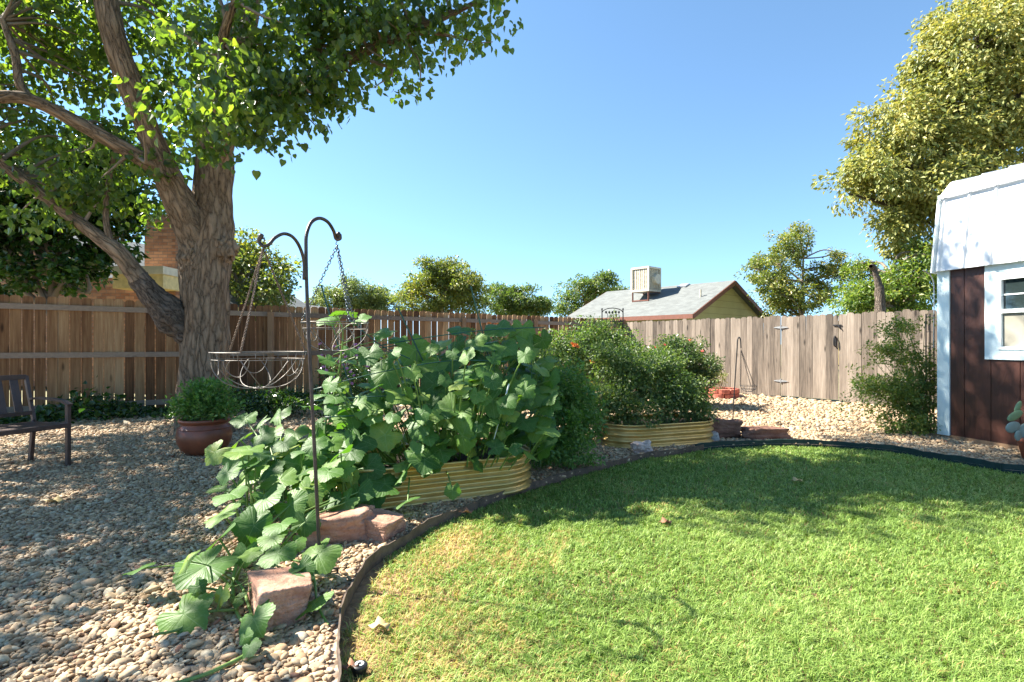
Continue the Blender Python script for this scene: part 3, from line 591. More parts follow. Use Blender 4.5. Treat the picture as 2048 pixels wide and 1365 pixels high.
for s1 in (-1, 1):
    for s2 in (-1, 1):
        q = cc_+r3*hs*s1*.9+g3*hs*s2*.9; beam(mb, (q[0], q[1], cb-.75 if s2 < 0 else cb-.3), (q[0], q[1], cb+.02), .07, .07, up=(1, 0, 0))
beam(mb, cc_-g3*.5-r3*.5-up3*1.12, cc_-g3*.5+r3*.5-up3*1.12, .05, .06); 
for s1 in (-1, 1):
    q = cc_+r3*hs*s1*.9; beam(mb, (*(q-g3*hs*.9)[:2], cb-.02), (*(q+g3*hs*.9)[:2], cb-.02), .05, .05)
for s2 in (-1, 1):
    q = cc_+g3*hs*s2*.9; beam(mb, (*(q-r3*hs*.9)[:2], cb-.021), (*(q+r3*hs*.9)[:2], cb-.021), .05, .05)
mb.build('stand', M['fascia_red'], ck)
mb = MB(); q = cc_+g3*.1-r3*.62; tube(mb, [q-r3*.08, q+r3*.2], .26, 20); mb.build('duct', M['cooler'], ck)

gable_house('house', 'small house with a pale grey roof half hidden by trees beyond the gate', P(1655, 686, 31)[:2], np.array([.55, .835]), np.array([.835, -.55]), 7, 2.6, 2.2, 3.95, M['soffit'], M['shingle'], M['white_paint'])
gable_house('garden_shed', 'white shed whose low gable roof just shows over the cedar fence', P(512, 686, 24)[:2], np.array([.15, .99]), np.array([.99, -.15]), 4, 1.45, 2.35, 2.9, M['white_paint'], M['shingle_dark'], M['trim_blue'], .15, .1)['category'] = 'shed'
bh = gable_house('brick_house', 'brick house with a grey roof behind the dark shrub at the left', (-17.5, 16.4), np.array([.24, .97]), np.array([.97, -.24]), 8, 3.7, 2.5, 4.6, M['brick'], M['shingle'], M['soffit'], .4, .4)
mb = MB(); a = P(289, 686, 13.0); b = P(351, 686, 13.0); 
for (p0, p1) in (((a[0], 13), (b[0], 13)), ((b[0], 13), (b[0]+.15, 13.75)), ((b[0]+.15, 13.75), (a[0]+.15, 13.75)), ((a[0]+.15, 13.75), (a[0], 13))):
    l = math.dist(p0, p1); uvquad(mb, [(*p0, 0), (*p1, 0), (*p1, 4.35), (*p0, 4.35)], [(0, 0), (l, 0), (l, 4.35), (0, 4.35)])
uvquad(mb, [(a[0], 13, 4.35), (b[0], 13, 4.35), (b[0]+.15, 13.75, 4.35), (a[0]+.15, 13.75, 4.35)], [(0, 0)]*4)
mb.build('chimney', M['brick'], bh)
mb = MB(); a = P(200, 686, 13.3); b = P(289, 686, 13.3); uvquad(mb, [(a[0]-1, 13.3, 0), (b[0], 13.3, 0), (b[0], 13.3, 2.85), (a[0]-1, 13.3, 2.85)], [(0, 0), (2, 0), (2, 2.85), (0, 2.85)])
uvquad(mb, [(b[0], 13.3, 0), (b[0]+.2, 14.5, 0), (b[0]+.2, 14.5, 2.85), (b[0], 13.3, 2.85)], [(0, 0), (1, 0), (1, 2.85), (0, 2.85)]); mb.build('side_wall', M['brick'], bh)
mb = MB(); q0 = P(278, 528, 12.3); q1 = P(326, 533, 12.3); box(mb, q0[0]-.6, q1[0], 12.3, 13.0, P(0, 577, 12.3)[2], P(0, 549, 12.3)[2]); mb.build('soffit_box', M['soffit'], bh)
mb = MB(); box(mb, q0[0]-.7, q1[0]+.04, 12.24, 13.0, P(0, 549, 12.3)[2]+.003, P(0, 533, 12.3)[2]); mb.build('eave_fascia', M['cooler'], bh)
#TREES
# ------------------------------------------------------------ trees beyond the fences
tree('background_tree', 'green tree with yellowing top seen right behind the big trunk', 'tree', 470, 19, [(500, 560, 19, 1.5, 1.3, 1.1), (420, 560, 19.6, 1.5, 1.2, 1.3), (478, 505, 19.3, .9, .9, .6), (545, 585, 18.6, .7, .8, .8)], M['leaf_autumn'], 21, 200, 75, .42, .15)
g_ = 'trees beyond the cedar fence'
tree('background_tree', 'pale olive tree right of the double hook, left of a similar one', 'tree', 668, 30, [(665, 606, 30, 1.3, 1.1, .9), (705, 590, 30, .9, .9, .8), (640, 618, 29.6, .9, .8, .7)], M['leaf_olive'], 22, 190, 60, .32, .13, group=g_)
tree('background_tree', 'pale olive tree immediately left of the large round tree', 'tree', 755, 31, [(740, 602, 31, 1.2, 1.1, .95), (775, 615, 31, 1.1, 1, .65), (720, 612, 31, .9, .9, .6)], M['leaf_olive'], 23, 190, 60, .32, .13, group=g_)
tree('background_tree', 'large round tree with orange tinted leaves above the middle of the cedar fence', 'tree', 888, 28, [(885, 572, 28, 1.75, 1.6, 1.05), (850, 602, 28, 1.3, 1.4, .9), (925, 598, 28, 1.4, 1.3, 1.0), (890, 550, 28, .9, .9, .5)], M['leaf_autumn'], 24, 430, 60, .38, .14, group=g_, bare=26)
tree('background_tree', 'dark green tree adjoining the right side of the large round tree', 'tree', 1020, 31, [(1000, 600, 31, 1.2, 1.1, .75), (1040, 606, 31, 1.2, 1.1, .85), (1075, 620, 31, .65, .8, .5)], M['leaf_mid'], 25, 240, 60, .33, .15, group=g_)
tree('background_tree', 'green tree rising behind the left end of the grey roof', 'tree', 1165, 36, [(1160, 590, 36, 1.3, 1.3, 1.0), (1195, 575, 36, 1.1, 1.1, .7), (1135, 615, 36, .8, .9, .9), (1205, 560, 36, .6, .7, .4)], M['leaf_mid'], 26, 170, 50, .4, .17)
tree('background_tree', 'small tuft of treetop beside the roof cooler', 'tree', 1242, 40, [(1240, 583, 40, .55, .5, .35), (1235, 595, 40, .8, .7, .5)], M['leaf_mid'], 27, 40, 40, .3, .17)
tree('half_bare_tree', 'half bare green and yellow tree right of the house gable', 'tree', 1600, 26, [(1560, 540, 26, 1.4, 1.3, 1.2), (1585, 485, 26, 1.0, .9, .8), (1545, 590, 26, 1.0, 1.1, 1.0), (1610, 590, 26, 1.4, 1.2, .9), (1660, 560, 26, .9, .9, .8), (1680, 530, 26, .7, .6, .6)], M['leaf_autumn'], 28, 290, 62, .34, .14, trunk_r=.11, bare=90)
BT = tree('ash_tree', 'huge yellow-green tree towering behind the brown shed', 'tree', 2010, 17, [(2100, 30, 17, 2.7, 2.4, 2.0), (1990, 190, 16.6, 2.4, 2.2, 1.9), (1870, 255, 16.3, 1.75, 1.6, 1.35), (1800, 325, 16.2, 1.35, 1.4, 1.1), (1900, 385, 16.2, 2.0, 1.8, 1.2), (1745, 372, 16, .95, 1.1, .65), (1850, 455, 16.2, 1.35, 1.4, .8), (1950, 105, 16.4, 1.25, 1.2, 1.1), (2120, 200, 17, 2.8, 2.4, 2.8), (1860, 150, 16.5, .7, .7, .8), (2090, -130, 17.5, 2.2, 2.0, 1.6), (2150, 430, 17, 2.3, 1.9, 1.5)], M['leaf_gold'], 29, 820, 150, .50, .15, trunk_r=.34, bark='bark_dark', shape='oval', shell=.62, fork=3.0, droop=.8)
tree('background_tree', 'light green young tree between the dead stump and the shed', 'tree', 1810, 15.5, [(1815, 575, 15.5, .85, .8, .75), (1730, 590, 16.5, .75, .7, .6), (1770, 610, 16, 1.1, .9, .5), (1850, 530, 15.5, .5, .5, .6), (1720, 545, 16.8, .4, .4, .35)], M['leaf_vine'], 30, 260, 50, .28, .12)
st_ = thing('dead_tree_stump', 'broken dark dead trunk standing up between leafy trees beyond the fence', 'stump', P(1757, 686, 14.5)[:2].tolist()+[0])
mb = MB(); pth = smooth_path([(*P(1764, 760, 14.5)[:2], 0, .13), (*P(1760, 600, 14.5), .11), (*P(1756, 570, 14.5), .085), (*P(1750, 545, 14.5), .07), (*P(1746, 535, 14.5), .09), (*P(1741, 533, 14.4), .05)], 6); tube(mb, pth[:, :3], pth[:, 3], 14, amp=.5, freq=5, cap=False); mb.build('trunk', M['bark_dark'], st_, smooth=True)
# dark shrub-tree behind the left fence
tree('dark_shrub', 'dark glossy leaved shrub tree filling the left behind the cedar fence', 'shrub', 110, 10.6, [(60, 500, 10.6, 1.5, .9, 1.0), (150, 450, 10.8, 1.0, .9, .9), (225, 375, 11, .9, .8, .8), (120, 370, 10.8, 1.2, .9, .9), (20, 400, 10.6, 1.1, .9, 1.0), (300, 398, 11.4, .5, .5, .42), (90, 550, 10.4, .9, .7, .4), (230, 320, 11, 1.0, .8, .7), (-60, 480, 10.4, 1.2, .8, 1.2), (-160, 420, 10, 1.2, .8, 1.4)], M['leaf_dark'], 31, 470, 50, .30, .10, trunk_r=.1, shape='heart')

# ------------------------------------------------------------ the cottonwood
CW = thing('cottonwood_tree', 'big cottonwood with furrowed bark and forked trunk left of the garden beds', 'tree', (*G(405, 868)[:2], 0))
def PR(px, py, Y, r): return (*P(px, py, Y), r)
mb = MB(); sk = []
def limb(pts, seg=14, amp=.22, n=8, fr=4.):
    p = smooth_path(pts, n); tube(mb, p[:, :3], np.maximum(p[:, 3], .008), seg, amp=amp, freq=fr, cap=False); sk.extend([tuple(x) for x in p[3:]])
limb([PR(408, 885, 7.35, .44), PR(408, 850, 7.35, .355), PR(408, 790, 7.35, .30), PR(408, 700, 7.35, .292), PR(410, 620, 7.35, .292), PR(413, 560, 7.35, .30), PR(415, 510, 7.35, .30), PR(420, 468, 7.35, .27)], 84, .18, 16, 3.5)
limb([PR(412, 540, 7.35, .30), PR(425, 470, 7.35, .275), PR(427, 400, 7.35, .24), PR(428, 320, 7.3, .235), PR(440, 230, 7.2, .20), PR(470, 120, 7.0, .16), PR(500, 0, 6.9, .13), PR(520, -250, 6.9, .09), PR(500, -450, 6.8, .05)], 60, .15, 14, 3.5)
limb([PR(408, 560, 7.35, .24), PR(392, 480, 7.25, .215), PR(358, 400, 7.0, .18), PR(322, 320, 6.8, .15), PR(268, 190, 6.5, .135), PR(232, 90, 6.3, .128), PR(212, 0, 6.2, .125), PR(180, -200, 6.1, .10), PR(120, -420, 6.0, .05)], 60, .17, 14, 3.5)
limb([PR(330, 350, 6.85, .10), PR(270, 310, 6.6, .09), PR(195, 268, 6.4, .078), PR(110, 222, 6.2, .07), PR(40, 195, 6.0, .066), PR(-60, 190, 5.8, .055), PR(-260, 130, 5.5, .04)], 16, .15)
limb([PR(100, 215, 6.15, .05), PR(45, 180, 6.1, .045), PR(30, 110, 6.1, .04), PR(5, 40, 6.1, .03)], 10, .1)
limb([PR(432, 330, 7.3, .16), PR(470, 240, 7.0, .10), PR(540, 190, 6.8, .09), PR(620, 158, 6.6, .085), PR(700, 118, 6.5, .07), PR(800, 70, 6.4, .05), PR(900, 30, 6.4, .035), PR(1000, -20, 6.4, .02)], 16, .12)
limb([PR(650, 145, 6.6, .05), PR(638, 100, 6.5, .045), PR(650, 0, 6.4, .035), PR(690, -140, 6.4, .02)], 10, .1)
limb([PR(780, 85, 6.4, .03), PR(850, 66, 6.3, .024), PR(935, 80, 6.3, .014)], 8, .1)
limb([PR(425, 300, 7.0, .08), PR(440, 160, 6.3, .06), PR(450, 60, 5.8, .05), PR(500, -60, 5.5, .03)], 10, .1)
CWT = mb.build('trunk', M['bark'], CW, smooth=True)
mb = MB(); o_sk = sk; sk2 = sk; p = smooth_path([PR(410, 690, 7.4, .16), PR(352, 640, 7.2, .20), PR(310, 600, 7.05, .15), PR(270, 550, 6.95, .118), PR(240, 510, 6.85, .105), PR(205, 480, 6.8, .085), PR(130, 425, 6.7, .07), PR(60, 370, 6.6, .062), PR(0, 322, 6.5, .058), PR(-90, 230, 6.3, .05), PR(-220, 90, 6.1, .03)], 9)
k = len(p)//10*3+8
kk = 26; tube(mb, p[kk-1:, :3], p[kk-1:, 3], 20, amp=.2, freq=6, cap=False); sk.extend([tuple(x) for x in p[10:]]); mb.build('low_limb', M['bark'], CW, smooth=True); mb = MB(); tube(mb, p[:kk+1, :3], p[:kk+1, 3]*1.03, 44, amp=.34, freq=6, cap=False); mb.build('limb_base', M['bark_dark'], CW, smooth=True)
mb = MB(); p = smooth_path([PR(222, 490, 6.8, .04), PR(212, 440, 6.8, .035), PR(215, 380, 6.8, .03), PR(230, 300, 6.8, .02)], 5); tube(mb, p[:, :3], p[:, 3], 8, amp=.1, cap=False); mb.build('branch', M['bark'], CW, smooth=True)
# old pruning scars (knots)
def blob_mesh(c, r, sub=3, amp=.25, fr=2.5, seed=0):
    V, Fc = ico(sub); V = V*np.array(r); out = []
    for v in V: out.append(v*(1+amp*mnoise.noise(Vector(v/np.max(r)*fr)+Vector((seed*3.1, seed, 0)))))
    return np.array(out)+np.array(c), Fc
for (px, py, Y, r) in ((380, 515, 7.17, .16), (455, 497, 7.18, .13)):
    mb = MB(); V, Fc = blob_mesh(P(px, py, Y), (r, r*.8, r*1.25), 4, .5, 3, px); mb.add(V, Fc, uv=V[:, [0, 2]]); mb.build('knot', M['bark'], CW, smooth=True)
rng = np.random.default_rng(77)
vis = [(60, 60, 5.8, 1.0, 1.1, .75), (150, 130, 6.0, .8, 1.0, .6), (300, 60, 6.2, 1.0, 1.1, .8), (330, 180, 6.0, .85, .9, .65), (430, 200, 5.6, .75, .8, .55), (520, 220, 5.9, .55, .7, .4), (380, 250, 5.2, .5, .5, .28), (500, 100, 6.2, 1.0, 1.0, .8), (620, 60, 6.3, .9, 1.0, .7), (600, 190, 6.2, .5, .7, .35), (700, 170, 6.3, .55, .7, .4), (760, 90, 6.4, .7, .9, .55), (840, 110, 6.4, .5, .6, .38), (900, 40, 6.4, .55, .7, .4), (960, 60, 6.4, .35, .5, .4), (1005, 10, 6.4, .25, .4, .25), (690, 0, 6.3, .9, 1, .6), (560, 265, 6.1, .32, .5, .22), (240, 260, 6.0, .5, .6, .4), (80, 290, 6.0, .7, .7, .5), (20, 200, 5.8, .6, .8, .6), (200, 370, 6.9, .7, .6, .45), (60, 400, 6.7, .6, .5, .4), (810, 0, 6.4, .8, .9, .5), (300, 330, 6.6, .35, .4, .25), (410, 300, 5.6, .3, .3, .15), (150, 0, 5.6, 1.0, 1.0, .7), (305, 430, 7.6, .35, .3, .22), (250, 330, 7.2, .5, .4, .35)]
hid = [(-4.2, 7.1, 7.6, 2.2, 1.5, 1.4), (-2.7, 7.1, 7.0, 1.8, 1.4, .9), (-1.6, 7.3, 6.6, 1.2, 1.2, .6), (-5.5, 7.8, 6.8, 1.7, 1.6, 1.0), (-3.2, 7.8, 8.8, 1.8, 1.5, 1.0), (-3.6, 6.2, 6.2, 1.3, .8, .6), (-5.9, 6.3, 5.6, 1.3, .8, .7), (-3.2, 9.6, 9.4, 1.9, 1.3, .7), (-1.7, 9.0, 8.8, 1.2, 1.1, .6), (-2.6, 5.9, 7.4, 2.0, .75, .8), (-1.0, 6.0, 7.3, 1.3, .75, .7), (-5.0, 5.6, 6.7, 1.3, .5, .6), (-.7, 8.7, 8.7, 1.0, .9, .5)]  # mostly unseen crown above the view, clumps added to shade lawn, gravel and shed
low = [(-7.6, 4.7, 5.0, 1.0, .9, .6), (-8.4, 6.2, 5.2, 1.3, 1.2, .8), (-7.4, 3.3, 5.2, .8, .6, .4), (-6.4, 3.9, 4.6, .7, .6, .3), (-8.8, 3.6, 5.6, 1.1, .8, .5), (-6.9, 5.8, 4.4, 1.0, .7, .5), (-9.2, 5.0, 6.2, 1.0, .9, .6), (-6.1, 5.0, 4.6, .6, .6, .4), (-10.3, 7.4, 6.0, 1.8, 1.6, .9), (-8.8, 8.0, 6.2, 1.4, 1.3, .8), (-10.8, 9.6, 6.6, 1.6, 1.5, .9), (-9.8, 5.6, 6.8, 1.2, 1.0, .6), (-9.6, 8.0, 5.3, 1.5, 1.1, .5), (-6.4, 3.1, 4.6, .8, .6, .4), (-5.6, 2.7, 4.2, .55, .4, .3)]  # unseen crown left of the view, clumps added for dappled shade on the gravel
mbl = MB(); cens = []
vis = [(a, b, Y+1.15, rx*1.15, ry*.7, rz*1.15) if a < 345 and b < 300 else (a, b, Y, rx, ry, rz) for a, b, Y, rx, ry, rz in vis]
for blobs, nc, per, cr in (([ell(*b) for b in vis], 820, 17, .24), (hid, 520, 38, .34), (low, 330, 58, .27)):
    cen, out, pos, off, idx, o2 = scatter(rng, blobs, nc, per, cr, .15)
    # keep the underside outline of the crown where the photograph has it
    px_ = 1024+F*pos[:, 0]/pos[:, 1]; py_ = HY-F*(pos[:, 2]-EYE)/pos[:, 1]
    N = len(pos); tip = unit(off)*.5+rng.normal(size=(N, 3))*.55; tip[:, 2] -= 1.0; nrm = rng.normal(size=(N, 3)); nrm[:, 2] += .35
    add_leaves(mbl, pos, tip, nrm, .084*(.55+.6*rng.random(N)), 'heart'); cens.append(cen)
mbl.build('crown', M['leaf_cotton'], CW)
mb = MB(); allc = np.concatenate(cens); limbs_to(mb, rng, np.array(sk), allc[rng.choice(len(allc), 330, replace=False)], .028, .005, .1); mb.build('twigs', M['twig'], CW, smooth=True)
#OBJECTS
# ------------------------------------------------------------ raised beds
def stadium(c, u, L, W, r, off=0, k=10):
    u = np.array(u)/np.linalg.norm(u); n = np.array([-u[1], u[0]]); pts = []; hl, hw = L/2-r, W/2-r
    for (sx, sy, a0) in ((1, 1, 0), (-1, 1, 90), (-1, -1, 180), (1, -1, 270)):
        for i in range(k+1):
            a = rad(a0+90*i/k); pts.append(np.array(c)+u*(sx*hl+math.cos(a)*(r+off))+n*(sy*hw+math.sin(a)*(r+off)))
    return pts
def bed(label, c, u, L, W, r, H_):
    b = thing('raised_bed', label, 'planter', (*c, 0), 'golden corrugated raised beds'); mb = MB(); nz = 46; rows = []
    for i in range(nz+1):
        z = H_*i/nz; o = .015*math.sin(2*math.pi*z/.072); rows.append([(*p, z) for p in stadium(c, u, L, W, r, o)])
    m = len(rows[0]); V = [q for row in rows for q in row]; f = [(i*m+k, i*m+(k+1) % m, (i+1)*m+(k+1) % m, (i+1)*m+k) for i in range(nz) for k in range(m)]
    mb.add(V, np.array(f)); mb.build('corrugated_wall', M['gold'], b, smooth=True)
    mb = MB(); ring = [(*p, H_+.004) for p in stadium(c, u, L, W, r, 0)]; ring.append(ring[0]); tube(mb, ring, .011, 8, cap=False); mb.build('rim', M['gold'], b, smooth=True)
    mb = MB(); pts = stadium(c, u, L, W, r, -.02); mb.add([(*p, H_-.05) for p in pts], [np.array([list(range(len(pts)))])]); mb.build('soil', M['soil'], b); return b
bed('golden corrugated raised bed overflowing with squash leaves', (-.70, 4.62), (.91, .41), 1.75, .88, .38, .30)
bed('golden corrugated raised bed under the tomato plants, farther from the camera', (1.80, 6.86), (.94, .34), 1.55, .80, .36, .27)

# ------------------------------------------------------------ squash
rng = np.random.default_rng(8)
def squash_leaf(mb, c, n, tip, R, curl=.22, seed=0):
    n = unit(np.array(n, float)); tip = np.array(tip, float); tip = unit(tip-n*tip.dot(n)); s = np.cross(tip, n); rings = 6; sg = 60
    V = [np.array(c)]; UV = [(.5, .5)]; fold = curl*rng.uniform(.5, 1.4); w1, w2 = rng.uniform(0, 6.28, 2); asym = rng.uniform(-.12, .12)
    for i in range(1, rings+1):
        q = i/rings
        for k in range(sg):
            th = -math.pi+2*math.pi*(k+.5)/sg
            rr = .88+.075*math.cos(5*th)+.03*math.cos(15*th+1)+.03*math.cos(26*th)+.012*math.cos(9*th+2); bk = max(0, (abs(th)-2.62)/(math.pi-2.62)); rr *= 1-.62*bk*bk*(3-2*bk)
            rr *= 1+asym*math.sin(th); r = R*q*(rr if i > 1 else rr*.9)
            z = -fold*R*q*q*(.55+.3*math.cos(2*th+w2)) + .055*R*q*abs(math.sin(2.5*th)) + .07*R*q*q*math.sin(3*th+w1)
            V.append(np.array(c)+s*math.sin(th)*r+tip*math.cos(th)*r+n*z); UV.append((.5+.5*math.sin(th)*r/R, .5+.5*math.cos(th)*r/R))
    f3 = np.array([(0, 1+(k+1) % sg, 1+k) for k in range(sg)]); f4 = np.array([(1+(i-1)*sg+k, 1+(i-1)*sg+(k+1) % sg, 1+i*sg+(k+1) % sg, 1+i*sg+k) for i in range(1, rings) for k in range(sg)])
    mb.add(V, [f3, f4], uv=UV)
def petiole(mb, a, b, r=.006):
    a = np.array(a, float); b = np.array(b, float); m_ = (a+b)/2; m_[2] += .06*np.linalg.norm(b-a); tube(mb, smooth_path([a, m_, b], 5), np.linspace(r*1.25, r*.8, 11), 6, cap=False)
def nrm_rand(bias=(0, -.55, .75), s=.33): return np.array(bias)+rng.normal(size=3)*s
def tip_rand(): return np.array([rng.normal()*.7, -.6+rng.normal()*.4, -.45+rng.normal()*.35])
# plant in the bed
SQ = thing('squash_plant', 'large squash plant with broad speckled leaves mounded over the nearer raised bed', 'plant', (-.7, 4.6, 0))
ml, ms_ = MB(), MB()
placed = [(925, 872, 4.15, 44), (1045, 842, 4.5, 36), (805, 948, 4.0, 34), (905, 982, 3.95, 22), (850, 920, 4.05, 36), (860, 935, 4.1, 33), (770, 968, 3.95, 40), (745, 1000, 3.85, 34), (815, 1002, 3.85, 34), (880, 900, 4.2, 34), (1075, 855, 4.5, 30), (985, 800, 4.3, 38), (945, 745, 4.5, 40), (1010, 700, 4.8, 36), (1040, 770, 4.6, 36), (1070, 790, 4.7, 34), (1000, 655, 4.9, 34), (1060, 690, 4.9, 30), (880, 690, 5.0, 36), (830, 700, 4.9, 34), (770, 745, 4.6, 40), (800, 790, 4.4, 40), (755, 800, 4.5, 38), (870, 770, 4.5, 38), (905, 820, 4.3, 36), (840, 850, 4.2, 38), (770, 870, 4.15, 40), (720, 880, 4.1, 34), (700, 830, 4.3, 36), (965, 690, 4.8, 36), (1045, 660, 5.0, 28), (1085, 680, 4.9, 26), (920, 660, 5.1, 30), (1010, 830, 4.4, 32), (960, 850, 4.3, 30), (735, 935, 4.0, 34), (700, 905, 4.0, 32), (665, 885, 4.1, 30), (870, 735, 4.7, 34), (660, 930, 3.9, 32), (690, 960, 3.9, 30), (1090, 840, 4.7, 26), (690, 720, 4.6, 28), (640, 935, 4.0, 28), (905, 720, 4.8, 34), (925, 775, 4.5, 34), (1100, 760, 4.8, 26)]
for (px, py, Y, r) in placed:
    c = P(px, py, Y); R = r*Y/F*(.85+.3*rng.random()); n = nrm_rand((rng.normal()*.2, -.6, .65), .3); squash_leaf(ml, c, n, tip_rand(), R)
    petiole(ms_, (c[0]*.6+-.7*.4+rng.normal()*.08, min(c[1]+.35, 4.95), max(.25, c[2]-.3)), c-unit(n)*.004)
for i in range(150):
    px = rng.uniform(650, 1060); py = rng.uniform(700, 960)
    if (px > 850 and py > 900) or (px < 780 and py < 760): continue
    c = P(px, py, rng.uniform(4.05, 4.5)); squash_leaf(ml, c, nrm_rand((-.15, -.6, .7), .3), tip_rand(), rng.uniform(.045, .095)); petiole(ms_, (c[0]*.8-.12, c[1]+.2, max(.25, c[2]-.3)), c)
for i in range(190):                                              # depth behind the placed leaves
    a = rng.uniform(-1.6, .35); y = rng.uniform(4.25, 5.25); hmax = 1.30-.55*((a+.35)/1.15)**2; z = rng.uniform(.28, max(.45, hmax)); 
    if y < 4.5 and z > .9: y += .4
    c = np.array([a, y+.25*(z-.3), z]); n = nrm_rand((0, -.4, .8), .35); squash_leaf(ml, c, n, tip_rand(), rng.uniform(.07, .13)); petiole(ms_, (c[0]*.8-.12, c[1]+.12, max(.2, z-.28)), c)
for i in range(10):
    x = rng.uniform(-1.2, 0); tube(ms_, smooth_path([(x, 4.6, .25), (x+rng.normal()*.2, 4.7, .6), (x+rng.normal()*.35, 4.8, .85+rng.random()*.3)], 6), np.linspace(.012, .006, 13), 6, cap=False)
ml.build('leaves', M['squash'], SQ, smooth=True); ms_.build('stems', M['vine_stem'], SQ, smooth=True)
# tall shoot beside the far basket (same planting, own plant)
SV = thing('squash_plant', 'thin squash vine climbing toward the right hanging basket behind the hook pole', 'plant', (*G(660, 960)[:2], 0)); ml, ms_ = MB(), MB()
tube(ms_, smooth_path([P(660, 960, 4.3), P(650, 860, 4.4), P(668, 790, 4.4), P(680, 730, 4.3), P(685, 660, 4.2), P(665, 625, 4.2)], 8), np.linspace(.010, .005, 41), 6, cap=False)
for (px, py, Y, r) in ((690, 625, 4.2, 26), (655, 640, 4.2, 22), (720, 640, 4.3, 20), (655, 720, 4.3, 20), (740, 708, 4.3, 26), (770, 665, 4.6, 24), (655, 745, 4.2, 18), (700, 700, 4.3, 18), (625, 815, 4.4, 22), (640, 790, 4.4, 18), (800, 680, 4.6, 20)):
    c = P(px, py, Y); squash_leaf(ml, c, nrm_rand((0, -.35, .85), .25), tip_rand(), r*Y/F*1.15); petiole(ms_, P(672+rng.normal()*6, min(py+30, 800), 4.35), c, .004)
ml.build('leaves', M['squash'], SV, smooth=True); ms_.build('stems', M['vine_stem'], SV, smooth=True)
# runner toward the camera
SR = thing('squash_plant', 'squash runner trailing over the pebbles and sandstone in the left foreground', 'plant', (*G(560, 1060)[:2], 0)); ml, ms_ = MB(), MB()
vine = smooth_path([(-1.75, 4.1, .12), (-1.75, 3.6, .05), (-1.6, 3.2, .04), (-1.42, 2.75, .04), (-1.25, 2.45, .035), (-1.12, 2.3, .03), (-1.02, 2.16, .03)], 8); tube(ms_, vine, np.linspace(.011, .007, len(vine)), 8, cap=False)
v2 = smooth_path([(-1.42, 2.75, .05), (-1.3, 2.62, .04), (-1.05, 2.2, .03), (-1.1, 2.02, .03), (-1.22, 1.92, .03)], 8); tube(ms_, v2, .0075, 8, cap=False)
v3 = smooth_path([(-1.25, 2.46, .035), (-1.35, 2.38, .06), (-1.42, 2.3, .03), (-1.47, 2.22, .05)], 8); tube(ms_, v3, .006, 8, cap=False)
v4 = smooth_path([(-1.6, 3.2, .05), (-1.25, 2.9, .1), (-1.02, 2.72, .12), (-.9, 2.5, .04), (-.8, 2.35, .02)], 8); tube(ms_, v4, .006, 8, cap=False)
AV = np.vstack([vine, v2, v3, v4])
fg = [(368, 1228, 2.35, 54, .9), (412, 1132, 2.62, 58, .6), (508, 1238, 2.25, 40, 1), (628, 1205, 2.45, 42, 1), (573, 1152, 2.55, 40, 1), (636, 1108, 2.8, 44, 1), (556, 1108, 2.75, 38, 1), (438, 1078, 2.9, 44, .9), (508, 1052, 3.0, 38, .9), (528, 998, 3.3, 42, 1), (445, 1028, 3.1, 36, 1), (462, 988, 3.3, 34, 1), (562, 1048, 3.0, 34, 1), (492, 1108, 2.75, 26, 1), (500, 950, 3.6, 34, 1), (560, 960, 3.6, 36, 1), (600, 930, 3.9, 34, 1), (520, 910, 3.9, 34, 1), (570, 900, 4.1, 32, 1), (615, 985, 3.5, 34, 1), (580, 1010, 3.3, 34, 1), (640, 965, 3.6, 32, 1), (490, 1275, 2.15, 17, 1), (500, 1296, 2.1, 22, 1), (445, 1185, 2.5, 20, 1), (478, 1200, 2.45, 16, 1), (443, 1190, 2.42, 22, 1), (610, 1045, 3.1, 28, 1), (545, 1075, 2.9, 30, 1), (455, 945, 3.6, 26, 1), (470, 915, 3.9, 26, 1), (395, 1175, 2.5, 20, 1), (600, 1140, 2.6, 28, 1), (592, 1085, 2.9, 22, 1), (690, 1005, 3.5, 30, 1), (715, 985, 3.6, 32, 1), (660, 1000, 3.5, 24, 1), (540, 870, 4.3, 28, 1), (480, 880, 4.3, 24, 1), (590, 865, 4.5, 26, 1), (430, 905, 4.2, 28, 1), (490, 838, 4.9, 26, 1), (560, 830, 5.0, 24, 1), (520, 845, 4.9, 22, 1), (600, 950, 3.7, 30, 1), (540, 940, 3.8, 30, 1)]
for (px, py, Y, r, _) in fg:
    c = P(px, py, Y); c[2] = max(c[2], .06); n = nrm_rand((-.18, -.5, .8), .24); squash_leaf(ml, c, n, tip_rand(), r*Y/F*1.1, .25); d = np.linalg.norm(AV-c, axis=1); petiole(ms_, AV[np.argmin(d)], c-unit(n)*.003)
for i in range(75):
    px = rng.uniform(480, 720); py = rng.uniform(850, 1020); 
    if px < 520 and py > 960: continue
    Y = rng.uniform(3.4, 4.7); c = P(px, py, Y); c[2] = np.clip(c[2], .07, .55); c[0] = np.clip(c[0], -2.4, -1.05); squash_leaf(ml, c, nrm_rand((-.1, -.4, .85), .33), tip_rand(), rng.uniform(.07, .12)); petiole(ms_, (c[0]+rng.normal()*.05, c[1]+.1, .03), c)
for i in range(9):
    t_ = rng.random(); b = AV[int(rng.integers(0, 30))]; c = b+np.array([rng.normal()*.12, rng.normal()*.12, .10+.12*rng.random()]); squash_leaf(ml, c, nrm_rand((-.2, -.4, .85), .35), tip_rand(), rng.uniform(.045, .085)); petiole(ms_, b, c, .004)
for i in range(7):                                               # tendrils
    b = AV[int(rng.integers(5, 60))]; q = [b+np.array([math.cos(k*.9)*.02+k*.006, math.sin(k*.9)*.02, .02+.008*k]) for k in range(14)]; tube(ms_, smooth_path(q, 3), .0018, 4, cap=False)
ml.build('leaves', M['squash'], SR, smooth=True); ms_.build('stems', M['vine_stem'], SR, smooth=True)

